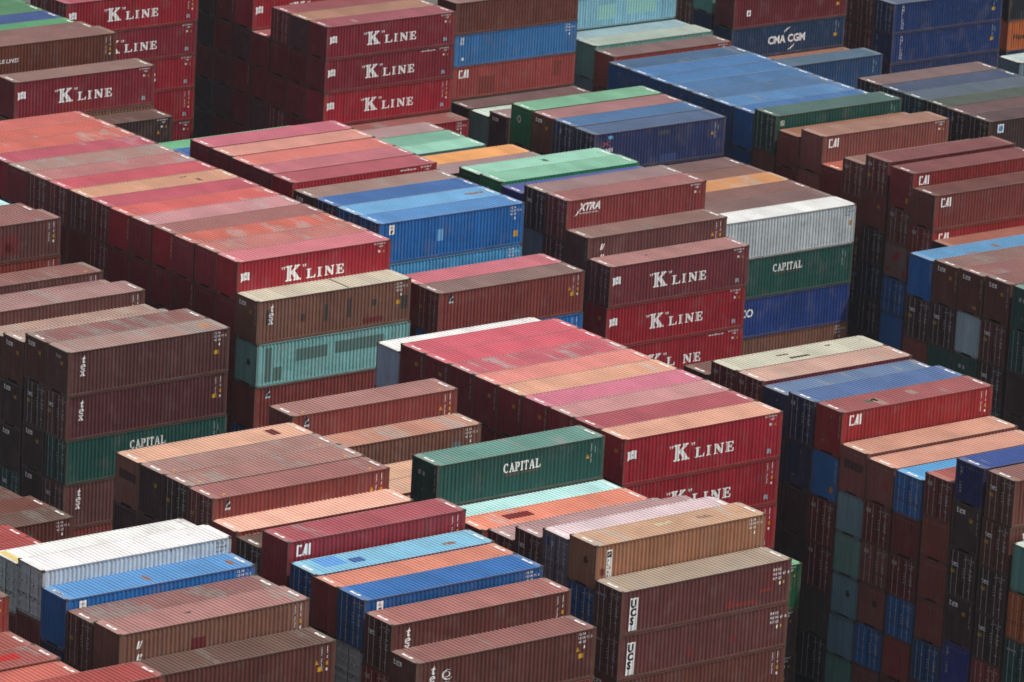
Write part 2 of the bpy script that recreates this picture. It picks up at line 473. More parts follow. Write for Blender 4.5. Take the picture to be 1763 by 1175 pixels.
def polys(outlines, fat=0.0):
    cd = bpy.data.curves.new('glyph', 'CURVE')
    cd.dimensions = '2D'; cd.fill_mode = 'BOTH'; cd.offset = fat
    for o in outlines:
        s = cd.splines.new('POLY'); s.points.add(len(o) - 1)
        for p, q in zip(s.points, o): p.co = (q[0], q[1], 0, 1)
        s.use_cyclic_u = True
    return tris_of(bpy.data.objects.new('glyph', cd))
def ell(cx, cy, rx, ry, a0=0, a1=360, n=20):
    return [(cx + rx * math.cos(math.radians(a0 + (a1 - a0) * i / n)), cy + ry * math.sin(math.radians(a0 + (a1 - a0) * i / n))) for i in range(n + (0 if a1 - a0 >= 360 else 1))]
G = {
 'K': ([[(0,0),(.42,0),(.42,.07),(.33,.09),(.33,.38),(.42,.47),(.62,.12),(.55,.07),(.55,0),(1.05,0),(1.05,.07),(.95,.10),(.60,.62),(.82,.88),(.95,.93),(.95,1),(.60,1),(.60,.93),(.66,.90),(.33,.56),(.33,.91),(.42,.93),(.42,1),(0,1),(0,.93),(.1,.91),(.1,.09),(0,.07)]], 1.05),
 'L': ([[(0,0),(.85,0),(.9,.32),(.82,.32),(.72,.09),(.33,.09),(.33,.91),(.43,.93),(.43,1),(0,1),(0,.93),(.11,.91),(.11,.09),(0,.07)]], .9),
 'I': ([[(0,0),(.45,0),(.45,.07),(.34,.09),(.34,.91),(.45,.93),(.45,1),(0,1),(0,.93),(.11,.91),(.11,.09),(0,.07)]], .45),
 'N': ([[(0,0),(.34,0),(.34,.07),(.22,.1),(.22,.66),(.74,0),(.92,0),(.92,.9),(1.02,.93),(1.02,1),(.68,1),(.68,.93),(.8,.9),(.8,.36),(.33,1),(0,1),(0,.93),(.1,.88),(.1,.1),(0,.07)]], 1.02),
 'E': ([[(0,0),(.80,0),(.85,.3),(.77,.3),(.67,.09),(.33,.09),(.33,.46),(.5,.46),(.54,.34),(.6,.34),(.6,.68),(.54,.68),(.5,.55),(.33,.55),(.33,.91),(.62,.91),(.72,.72),(.79,.72),(.76,1),(0,1),(0,.93),(.11,.91),(.11,.09),(0,.07)]], .85),
 'A': ([[(0,0),(.34,0),(.34,.06),(.26,.08),(.32,.28),(.60,.28),(.67,.08),(.58,.06),(.58,0),(1.0,0),(1.0,.06),(.92,.08),(.58,1),(.46,1),(.13,.08),(0,.06)], [(.35,.36),(.46,.70),(.57,.36)]], 1.0),
 'P': ([[(0,0),(.42,0),(.42,.06),(.32,.08),(.32,.44),(.52,.45),(.68,.50),(.78,.60),(.80,.73),(.77,.86),(.67,.96),(.5,1),(0,1),(0,.94),(.1,.92),(.1,.08),(0,.06)], [(.32,.53),(.32,.92),(.44,.92),(.54,.86),(.57,.73),(.54,.60),(.45,.53)]], .82),
 'T': ([[(.23,0),(.62,0),(.62,.06),(.53,.08),(.53,.91),(.68,.91),(.76,.72),(.83,.72),(.82,1),(.03,1),(.02,.72),(.09,.72),(.17,.91),(.32,.91),(.32,.08),(.23,.06)]], .85),
 'C': ([ell(.48,.5,.47,.52,48,318,18) + ell(.53,.5,.30,.43,306,62,14) + [(.74,.70),(.80,.70)]], .85),
 't': ([[(.14,.58),(.14,.16),(.2,.03),(.34,-.02),(.5,.04),(.54,.14),(.5,.15),(.42,.09),(.36,.11),(.34,.18),(.34,.58),(.5,.58),(.5,.68),(.34,.68),(.34,.98),(.28,.98),(.2,.8),(.03,.66),(.03,.58)]], .58),
 'e': ([ell(.34,.33,.33,.36,0,322,20) + [(.52,.12),(.42,.09),(.32,.1),(.24,.18),(.21,.33)], [(.21,.40),(.23,.52),(.32,.61),(.42,.55),(.45,.40)]], .70),
 'x': ([[(0,0),(.24,0),(.24,.05),(.18,.07),(.29,.22),(.40,.07),(.33,.05),(.33,0),(.70,0),(.70,.05),(.62,.08),(.40,.38),(.56,.60),(.66,.63),(.66,.68),(.42,.68),(.42,.63),(.47,.60),(.37,.46),(.27,.60),(.33,.63),(.33,.68),(0,.68),(0,.63),(.07,.60),(.25,.32),(.08,.08),(0,.05)]], .72),
}
def glyph(ch, x, z, h, xs=1.0, shear=0.0):
    v, f = cached(('g', ch), lambda: polys(G[ch][0], .022 if ch in 'tex' else .020))
    return [(x + (p[0] * xs + p[1] * shear) * h, z + p[1] * h) for p in v], f
def word(s, x, z, h, gap=.12, xs=1.0):
    out = []
    for ch in s:
        out.append(glyph(ch, x, z, h, xs)); x += (G[ch][1] * xs + gap) * h
    return out
def merge(parts):
    V, F = [], []
    for v, f in parts:
        n = len(V); V += list(v); F += [tuple(i + n for i in t) for t in f]
    return V, F
def rect(x, z, w, h): return [(x, z), (x + w, z), (x + w, z + h), (x, z + h)], [(0, 1, 2, 3)]
def move(vf, x, z): return [(p[0] + x, p[1] + z) for p in vf[0]], vf[1]
def quad4(pts): return list(pts), [tuple(range(len(pts)))]

def drape(vf, where, H, lift=.004, name='lettering'):
    """lay flat lettering over the corrugation of the near wall ('s'), the left end ('e'), the doors ('d') or the roof ('r')"""
    v, f = vf
    bm = bmesh.new()
    bv = [bm.verts.new((p[0], p[1], 0)) for p in v]
    for t in f:
        try: bm.faces.new([bv[i] for i in t])
        except ValueError: pass
    bp, prof = dict(s=(SIDE_BP, prof_side), e=(END_BP, prof_end), r=(ROOF_BP, prof_roof), d=([], lambda u: 0.0))[where]
    if v:
        lo, hi = min(p[0] for p in v), max(p[0] for p in v)
        for c in bp:
            if lo + 1e-4 < c < hi - 1e-4:
                bmesh.ops.bisect_plane(bm, geom=bm.verts[:] + bm.edges[:] + bm.faces[:], dist=1e-5, plane_co=(c, 0, 0), plane_no=(1, 0, 0))
    for p in bm.verts:
        u, w = p.co.x, p.co.y
        if where == 's': p.co = (-HX + u, -HY + YW + prof(u) - lift, w)
        elif where == 'e': p.co = (-HX + XE + prof(u) - lift, HY - u, w)
        elif where == 'd': p.co = (-HX + .033 - lift, HY - u, w)
        else: p.co = (-HX + u, -HY + w, H - ZR - prof(u) + lift)
    bmesh.ops.triangulate(bm, faces=bm.faces[:])
    bmesh.ops.recalc_face_normals(bm, faces=bm.faces[:])
    me = bpy.data.meshes.new(name)
    bm.to_mesh(me); bm.free()
    me.materials.append(M_DECAL)
    return me

WHITE = (.88, .88, .87, 1); YEL = (.62, .33, .02, 1); NAVYD = (.01, .03, .12, 1); BLACK = (.012, .012, .014, 1); PALEB = (.32, .48, .56, 1)
RED = (.5, .03, .02, 1); ORG = (.62, .12, .04, 1); LEMON = (.75, .62, .06, 1); SKYD = (.07, .30, .60, 1); GREYW = (.42, .42, .42, 1)

def digits(rows, x, zt, h, gap, space=1.25):
    return merge([move(font(r, h, .03, space=space), x, zt - h - i * (h + gap)) for i, r in enumerate(rows)])

# each mark: list of (part name, where, function(H) -> (verts, faces), colour)
def mk_kline(H):
    z = H - 1.93 if H > 2.7 else H - 1.78
    p = [glyph('K', 3.86, z, 1.0, 1.13)]
    p += [glyph('L', 5.5, z, .62, 1.28), glyph('I', 6.38, z, .62, 1.1), glyph('N', 6.95, z, .62, 1.18), glyph('E', 7.86, z, .62, 1.2)]
    for x in (3.50, 3.68, 5.16, 5.34):
        p.append(quad4([(x, z + .98), (x + .05, z + .80), (x + .09, z + .80), (x + .13, z + .98)]))
    return merge(p)
def mk_flag(H):
    z = H - 1.36
    return merge([quad4([(.30, z), (.36, z - .06), (.40, z + .02), (.70, z + .08), (1.02, z + .04), (.98, z + .30), (1.0, z + .56), (.7, z + .60), (.4, z + .52), (.28, z + .58), (.33, z + .3)])])
def mk_flagdot(H):
    z = H - 1.06
    return merge([polys([ell(.68, z, .06, .075, n=14)])])
def serial(seed):
    r = random.Random(seed)
    return ''.join(r.choice('0123456789') for _ in range(6)) + ' ' + r.choice('0123456789')
def tex_vert(H):
    return merge([glyph('t', 1.0, H - .82, .47, 1.15, .12), glyph('e', .97, H - 1.24, .50, 1.05, .06), glyph('x', .94, H - 1.66, .50, 1.05, .06)])
def dots_v(x, z0, z1, w, step=.11, fill=.75):
    out = []; z = z1; i = 0
    while z - step > z0:
        if i % 7 != 5: out.append(rect(x + (.01 if i % 3 == 0 else 0), z - step * fill, w * (1 if i % 4 else .6), step * fill))
        z -= step; i += 1
    return merge(out)
def mk_cai(H, x=.62, zt=.28, h=.66):
    z = H - zt - h
    c = quad4([(0, 0), (.50, 0), (.54, .16), (.20, .16), (.22, .84), (.44, .84), (.40, .70), (.56, .86), (.52, 1), (.06, 1), (0, .9)])
    a = polys([[(.56, 0), (.76, 0), (.82, .20), (.92, .20), (.92, 0), (1.14, 0), (1.14, 1), (.88, 1)], [(.87, .36), (.93, .36), (.93, .60)]])
    i = quad4([(1.22, 0), (1.46, 0), (1.46, 1), (1.22, 1)])
    return merge([([(x + p[0] * h, z + p[1] * h) for p in v], f) for v, f in (c, a, i)])
def mk_ucs_letters(H):
    out = []
    for ch, z in (('U', 1.02), ('C', 1.52), ('S', 2.02)):
        out.append(move(font(ch, .42, .075, xs=.92), .69, H - z))
    return merge(out)
def ucs_small(H):
    return merge([rect(.76 + (i % 2) * .14, H - 2.14 - .075 * (i // 2), .09, .035) for i in range(8)])
def ital(pts, x, z, h, sh=.28): return [(x + (a + b * sh) * h, z + b * h) for a, b in pts]
def mk_ui(H):
    x, z = 1.08, H - .98
    o = []
    for dz, kind in ((0, 'I'), (-.74, 'S')):
        zz = z + dz
        o.append((ital([(0, .05), (.05, 0), (.33, 0), (.33, 1), (.12, 1), (0, .9)], x, zz, .42), [tuple(range(6))]))
        if kind == 'I': o.append((ital([(.42, 0), (.60, 0), (.66, 1), (.46, 1)], x, zz, .42), [(0, 1, 2, 3)]))
        else:
            o.append((ital([(.42, 0), (.70, .06), (.70, .42), (.52, .42), (.42, .3)], x, zz, .42), [tuple(range(5))]))
            o.append((ital([(.42, .55), (.55, .5), (.72, .8), (.70, 1), (.42, 1)], x, zz, .42), [tuple(range(5))]))
    return merge(o)
def swoosh(cx, cz, r, a0, a1, w, n=14):
    o, i_ = [], []
    for k in range(n + 1):
        t = k / n; a = math.radians(a0 + (a1 - a0) * t); ww = w * math.sin(math.pi * min(.98, max(.04, t)))
        o.append((cx + r * 1.25 * math.cos(a), cz + r * math.sin(a))); i_.append((cx + (r - ww) * 1.25 * math.cos(a), cz + (r - ww) * math.sin(a)))
    V = o + i_; F = [(k, k + 1, n + 2 + k, n + 1 + k) for k in range(n)]
    return V, F
def vert_word(s, x, ztop, h, step, bold=.05, xs=.9):
    return merge([move(font(c, h, bold, xs=xs), x, ztop - (i + 1) * step) for i, c in enumerate(s)])

SER = serial(3)
MARK = {
 'k': [('lettering', 's', mk_kline, WHITE), ('flag_emblem', 's', mk_flag, (.88, .88, .88, 1)), ('flag_emblem_dot', 's', mk_flagdot, (.10, .20, .16, 1))],

 'kx': [('lettering', 's', lambda H: merge([glyph('K', 3.86, H - 1.93, 1.0, 1.13), glyph('L', 5.5, H - 1.93, .62, 1.28), glyph('N', 6.95, H - 1.93, .62, 1.18), glyph('E', 7.86, H - 1.93, .62, 1.2)] + [quad4([(x, H - .95), (x + .05, H - 1.13), (x + .09, H - 1.13), (x + .13, H - .95)]) for x in (3.50, 3.68, 5.16, 5.34)]), WHITE), ('flag_emblem', 's', mk_flag, WHITE)],
 'ir': [('reefer_mark', 's', lambda H: move(font('IR', .27, .07), 11.12, .38), PALEB)],
 'n1': [('serial_number', 's', lambda H: digits(['KKT 809' + '54 7'], 10.82, H - .12, .12, .08, 1.05), WHITE), ('serial_number', 's', lambda H: digits(['4510'], 11.25, H - .32, .11, .08, 1.0), WHITE),
        ('hazard_mark', 's', lambda H: quad4([(11.55, H - .80), (11.70, H - .80), (11.625, H - .60)]), YEL), ('hazard_mark', 's', lambda H: quad4([(11.2, H - .78), (11.34, H - .78), (11.34, H - .62), (11.2, H - .62)]), WHITE)],
 'n3': [('serial_number', 's', lambda H: digits(['12 34', '15 09 71 3', '45 G1'], 11.0, H - .16, .14, .09, 1.1), WHITE), ('hazard_mark', 's', lambda H: quad4([(11.35, H - 1.08), (11.48, H - 1.08), (11.46, H - .9), (11.37, H - .9)]), WHITE)],
 'n3w': [('serial_number', 's', lambda H: digits(['89 05', '40 90 61 8', '47 G1'], 10.9, H - .42, .16, .10, 1.15), WHITE), ('hazard_mark', 's', lambda H: rect(11.35, H - 1.42, .13, .2), WHITE), ('hazard_mark', 's', lambda H: rect(11.62, H - 1.38, .14, .17), YEL)],
 'n3b': [('serial_number', 's', lambda H: digits(['55 10', '57 68 4', '41 07'], 11.2, H - .2, .14, .09, 1.1), (.09, .11, .13, 1))],
 'vc': [('serial_number', 's', lambda H: dots_v(11.26, H - 1.72, H - .24, .05), WHITE), ('serial_number', 's', lambda H: dots_v(11.60, H - .95, H - .22, .05, .09), WHITE),
        ('hazard_mark', 's', lambda H: rect(11.57, H - 1.30, .13, .22), YEL), ('hazard_mark', 's', lambda H: rect(11.57, H - 1.62, .11, .16), WHITE)],
 'vc2': [('serial_number', 's', lambda H: dots_v(11.22, H - 1.6, H - .3, .05), (.45, .55, .52, 1)), ('serial_number', 's', lambda H: dots_v(11.5, H - 1.1, H - .5, .04, .09), (.45, .55, .52, 1))],
 'tri': [('warning_sign', 's', lambda H: quad4([(10.86, H - 1.22), (11.10, H - 1.22), (10.98, H - .95)]), YEL)],
 'yt': [('warning_label', 's', lambda H: rect(11.02, H - 1.62, .34, .26), YEL)],
 'yt2': [('warning_label', 's', lambda H: rect(11.35, .60, .36, .42), YEL)],
 'yt3': [('warning_label', 's', lambda H: rect(11.62, H - 1.52, .22, .36), (.5, .25, .03, 1))],
 'tex': [('lettering', 's', tex_vert, WHITE)],
 'cap': [('lettering', 's', lambda H: merge(word('CAPITAL', 4.82, H - 1.18, .54, .10, .74)), WHITE), ('underline_mark', 's', lambda H: merge([rect(4.9, H - 1.36, 1.1, .035), rect(6.1, H - 1.34, 1.2, .03)]), (.36, .05, .03, 1))],
 'cai': [('lettering', 's', mk_cai, WHITE)],
 'xtra': [('lettering', 's', lambda H: merge([move(font('XTRA', .50, .075, shear=.35, space=.98), .95, H - .84), quad4([(.72, H - 1.18), (.86, H - 1.14), (1.28, H - .78), (1.12, H - .72)])]), WHITE),
          ('lettering', 's', lambda H: move(font('INTERNATIONAL', .11, .01, xs=1.35), 1.15, H - 1.08), WHITE)],
 'ucs': [('label_plate', 's', lambda H: quad4([(.60, H - 2.38), (1.16, H - 2.38), (1.20, H - .48), (.64, H - .48)]), WHITE), ('lettering', 's2', mk_ucs_letters, BLACK), ('lettering', 's2', ucs_small, (.25, .4, .45, 1))],
 'flv': [('label_plate', 's', lambda H: rect(.78, H - 2.42, .38, 2.06), WHITE), ('emblem', 's2', lambda H: rect(.82, H - .80, .3, .34), NAVYD),
         ('emblem', 's3', lambda H: quad4([(.86, H - .70), (1.06, H - .60), (1.06, H - .54), (.90, H - .58)]), LEMON), ('lettering', 's2', lambda H: vert_word('FLORENS', .86, H - .84, .16, .22, .05, 1.25), BLACK)],
 'fl': [('emblem', 's', lambda H: rect(.88, H - .66, .38, .42), NAVYD), ('emblem', 's', lambda H: rect(.88, H - .80, .38, .135), (.5, .58, .62, 1)), ('emblem', 's2', lambda H: merge([quad4([(.93, H - .60), (1.0, H - .60), (1.20, H - .34), (1.18, H - .28)]), quad4([(1.02, H - .46), (1.07, H - .50), (1.22, H - .42), (1.22, H - .36)])]), LEMON)],
 'fl2': [('emblem', 's', lambda H: rect(.5, H - .82, .36, .40), (.55, .55, .45, 1)), ('emblem', 's2', lambda H: quad4([(.56, H - .78), (.62, H - .8), (.82, H - .5), (.72, H - .48)]), (.08, .16, .14, 1))],
 'ui': [('lettering', 's', mk_ui, WHITE)],
 'bl': [('label_plate', 's', lambda H: rect(.86, H - .88, .46, .66), WHITE), ('emblem', 's2', lambda H: merge([quad4([(.98, H - .82), (1.1, H - .82), (1.24, H - .56), (1.02, H - .6)]), rect(.92, H - .38, .34, .02), rect(.92, H - .45, .34, .02)]), (.08, .12, .12, 1))],
 'bl2': [('label_plate', 's', lambda H: merge([move(font('38', .26, .03), .62, H - .5), move(font('05', .26, .03), .60, H - .82), rect(.78, .5, .22, .22)]), WHITE)],
 'cma': [('lettering', 's', lambda H: move(font('CMA CGM', .62, .05, space=1.02, xs=.96), 3.95, H - 1.62), WHITE), ('emblem', 's', lambda H: merge([swoosh(6.35, H - .98, .62, 92, 168, .11), swoosh(6.05, H - 1.66, .62, -88, -12, .11)]), WHITE)],
 'amf': [('lettering', 's', lambda H: vert_word('AMFICON', .95, H - .16, .26, .30, .02, .85), (.6, .62, .64, 1))],
 'hap': [('lettering', 's', lambda H: move(font('Hapag-Lloyd', .44, .03), .75, H - 1.6), (.02, .02, .03, 1))],
 'cos': [('lettering', 's', lambda H: move(font('COSCO', .58, .05, space=1.05), .3, H - 1.35), WHITE)],
 'www': [('lettering', 's', lambda H: move(font('www.kline.com', .15, .02, xs=1.05), 9.05, H - .30), WHITE)],
 'sl': [('lettering', 's', lambda H: move(font('US LINES', .30, .02, shear=.2), 2.0, H - 1.35), WHITE)],
 'xl': [('emblem', 's', lambda H: merge([quad4([(.62, H - 1.02), (.80, H - 1.0), (1.5, H - .62), (1.62, H - .56), (1.40, H - .62), (.75, H - .96)]), quad4([(.66, H - .58), (.74, H - .62), (1.14, H - .80), (1.08, H - .83)]), quad4([(1.12, H - .84), (1.18, H - .81), (1.5, H - .98), (1.6, H - 1.06)])]), ORG),
        ('lettering', 's', lambda H: move(font('LINES', .26, .03, shear=.15), .84, H - 1.42), WHITE)],
 'tl': [('label_plate', 's', lambda H: rect(.95, H - .98, .6, .66), WHITE), ('emblem', 's2', lambda H: polys([ell(1.25, H - .65, .2, .24, n=16)]), SKYD)],
 'lw': [('label_plate', 's', lambda H: rect(1.4, H - 1.62, .44, .5), WHITE), ('emblem', 's2', lambda H: quad4([(1.54, H - 1.5), (1.66, H - 1.5), (1.72, H - 1.3), (1.6, H - 1.26)]), (.1, .03, .03, 1))],
 'sw': [('emblem', 's', lambda H: merge([swoosh(2.15, H - .98, .30, 60, 330, .10), swoosh(2.1, H - .96, .17, 220, 460, .07), move(font('UASC', .12, .02), 1.85, H - 1.48)]), WHITE)],
 'yr': [('roof_label', 'r', lambda H: merge([quad4([(.95, .40), (1.25, .40), (1.1, .62)]), quad4([(11.0, .40), (11.3, .40), (11.15, .62)])]), YEL)],
 'rn': [('roof_number', 'r', lambda H: move(([(-p[1], p[0]) for p in font('409' + '718', .15, .10, xs=1.4)[0]], font('409718', .15, .10, xs=1.4)[1]), .40, .78), WHITE),
        ('roof_number', 'r', lambda H: move(([(-p[1], p[0]) for p in font('409' + '718', .15, .10, xs=1.4)[0]], font('409718', .15, .10, xs=1.4)[1]), 11.96, .62), WHITE)],
 'rw': [('roof_number', 'r', lambda H: rect(.22, .8, .16, .8), GREYW)],
 # on the left end wall
 'e_tex': [('end_lettering', 'e', lambda H: merge([glyph('t', .34, H - .62, .34), glyph('e', .60, H - .62, .36), glyph('x', .88, H - .62, .36)]), WHITE)],
 'e_tex2': [('end_lettering', 'e', lambda H: merge([glyph('t', .95, H - .62, .26), glyph('e', 1.14, H - .62, .28), glyph('x', 1.36, H - .62, .28)]), GREYW)],
 'e_tag': [('end_label', 'e', lambda H: rect(1.46, H - 1.02, .3, .24), (.42, .24, .02, 1))],
 'e_tag2': [('end_label', 'e', lambda H: rect(1.46, .42, .4, .22), (.42, .24, .02, 1))],
 'e_vl': [('end_serial', 'e', lambda H: dots_v(2.14, H - 1.7, H - .25, .035, .09, .9), (.45, .40, .38, 1))],
 'e_num': [('end_serial', 'e', lambda H: merge([move(font(c, .13, .03, xs=.8), .36 + .236 * i, H - .40) for i, c in enumerate('KKTU8095')]), (.38, .34, .33, 1))],
 'e_dots': [('end_label', 'e', lambda H: merge([rect(1.32, H - .62, .1, .12), rect(.7, .66, .1, .12)]), (.3, .25, .12, 1))],
 'e_dk': [('end_patch', 'e', lambda H: merge([quad4([(1.3, 1.35), (1.62, 1.3), (1.7, 1.5), (1.58, 1.75), (1.35, 1.7)])]), (.05, .03, .035, 1))],
 'e_sp': [('end_patch', 'e', lambda H: quad4([(.35, H - 1.35), (2.1, H - 1.35), (2.1, H - .85), (.35, H - .78)]), (.075, .04, .04, 1))],
 'e_sp2': [('end_patch', 'e', lambda H: quad4([(.72, .4), (1.2, .38), (1.2, .8), (.72, .82)]), (.30, .03, .03, 1))],
 'e_sp3': [('end_patch', 'e', lambda H: quad4([(1.55, H - 1.5), (2.05, H - 1.5), (2.05, H - .98), (1.55, H - .98)]), (.30, .04, .03, 1))],
 'e_sp4': [('end_patch', 'e', lambda H: merge([quad4([(.95, H - 1.25), (1.3, H - 1.3), (1.3, H - 1.0), (1.55, H - .96), (1.55, H - .58), (1.1, H - .6), (1.1, H - .8), (.95, H - .8)]), rect(.25, .35, .25, .4), rect(2.05, .3, .2, .5)]), (.36, .03, .04, 1))],
 'e_yt': [('end_label', 'e', lambda H: rect(1.72, .55, .3, .38), (.45, .24, .03, 1))],
 'e_bp': [('end_patch', 'e', lambda H: rect(1.4, .5, .7, .7), (.04, .14, .40, 1))],
 'e_sqs': [('end_label', 'e', lambda H: merge([rect(.62, H - .95, .22, .26), rect(.98, H - .97, .22, .26)]), GREYW), ('end_label', 'e', lambda H: quad4([(.95, .75), (1.12, .75), (1.03, .95)]), (.3, .22, .05, 1))],
 'e_em': [('end_emblem', 'e', lambda H: polys([ell(.95, H - .98, .26, .30, n=18), ell(.95, H - .98, .09, .12, n=10)]), GREYW)],
 'e_amf': [('end_lettering', 'e', lambda H: vert_word('AMFICON', .36, H - .35, .20, .235, .02, .85), GREYW)],
 # on the doors
 'd_tex': [('door_lettering', 'd', lambda H: merge([glyph('t', .32, H - 1.02, .30), glyph('e', .50, H - 1.02, .32), glyph('x', .72, H - 1.02, .32)]), WHITE), ('door_markings', 'd', None, GREYW)],
 'd_cai': [('door_lettering', 'd', lambda H: mk_cai(H, .26, .42, .27), GREYW), ('door_markings', 'd', None, GREYW)],
 'd_uni': [('door_lettering', 'd', lambda H: move(font('unicont', .20, .03, xs=.95), .2, H - .72), GREYW), ('door_markings', 'd', None, GREYW)],
 'd_gen': [('door_markings', 'd', None, GREYW)],
 'd_sq': [('door_label', 'd', lambda H: merge([rect(.32, H - .85, .3, .5)]), (.02, .05, .28, 1)), ('door_label', 'd', lambda H: rect(.80, H - .8, .2, .3), GREYW)],
 'd_amf': [('door_lettering', 'd', lambda H: vert_word('AMFICON', .36, H - .35, .18, .22, .02, .85), GREYW), ('door_markings', 'd', None, GREYW)],
 'yd': [('door_label', 'd', lambda H: rect(.30, H - 1.48, .34, .22), (.42, .26, .02, 1))],
}
def door_marks(H):
    o = [move(font('KTU 80954', .11, .02), 1.62, H - .42), move(font('45G1', .11, .02), 1.80, H - .60)]
    for i in range(5): o.append(rect(1.88, H - 1.0 - i * .14, .26 - (i % 2) * .06, .065))
    for i in range(4): o.append(rect(1.34, H - 1.02 - i * .18, .20 - (i % 3) * .05, .05))
    o.append(rect(1.36, H - .45, .14, .05)); o.append(rect(1.86, .62, .2, .06)); o.append(rect(.80, H - .92, .12, .13))
    return merge(o)

LIFT = dict(s=.004, s2=.008, s3=.012, e=.004, d=.004, r=.005)
def mark_pieces(tok, H):
    """[(part name, mesh, colour)] of one mark token"""
    if tok.startswith(('sp:', 'rp:')):
        kind, colr, *n = tok.split(':')
        a = [float(t) for t in n]
        if a[2] <= 0: return []
        w = 's' if kind == 'sp' else 'r'
        def shape():
            if w == 's' or 'p' != colr[-1] or colr in ('redp', 'maroonp'): return rect(a[0], a[1], a[2], a[3])
            r_ = random.Random(tok)                        # a stain: worn along the ribs, ragged at both ends
            n, sk = 7, a[2] / 7.0
            return merge([quad4([(a[0] + i * sk, a[1] + r_.uniform(0, .45) * a[3]), (a[0] + (i + 1) * sk, a[1] + r_.uniform(0, .45) * a[3]), (a[0] + (i + 1) * sk, a[1] + a[3] * r_.uniform(.55, 1)), (a[0] + i * sk, a[1] + a[3] * r_.uniform(.55, 1))]) for i in range(n)])
        me = cached((tok, H), lambda: drape(shape(), w, H, .002, 'repair_patch'))
        return [('repair_patch', me, alb(PATCH[colr], K_SIDE if w == 's' else K_ROOF))]
    out = []
    for i, (nm, wh, fn, colr) in enumerate(MARK.get(tok, [])):
        f2 = fn or door_marks
        me = cached((tok if fn else 'door_marks', i if fn else 0, H), lambda: drape(f2(H), wh[0], H, LIFT[wh], nm))
        out.append((nm, me, colr))
    return out

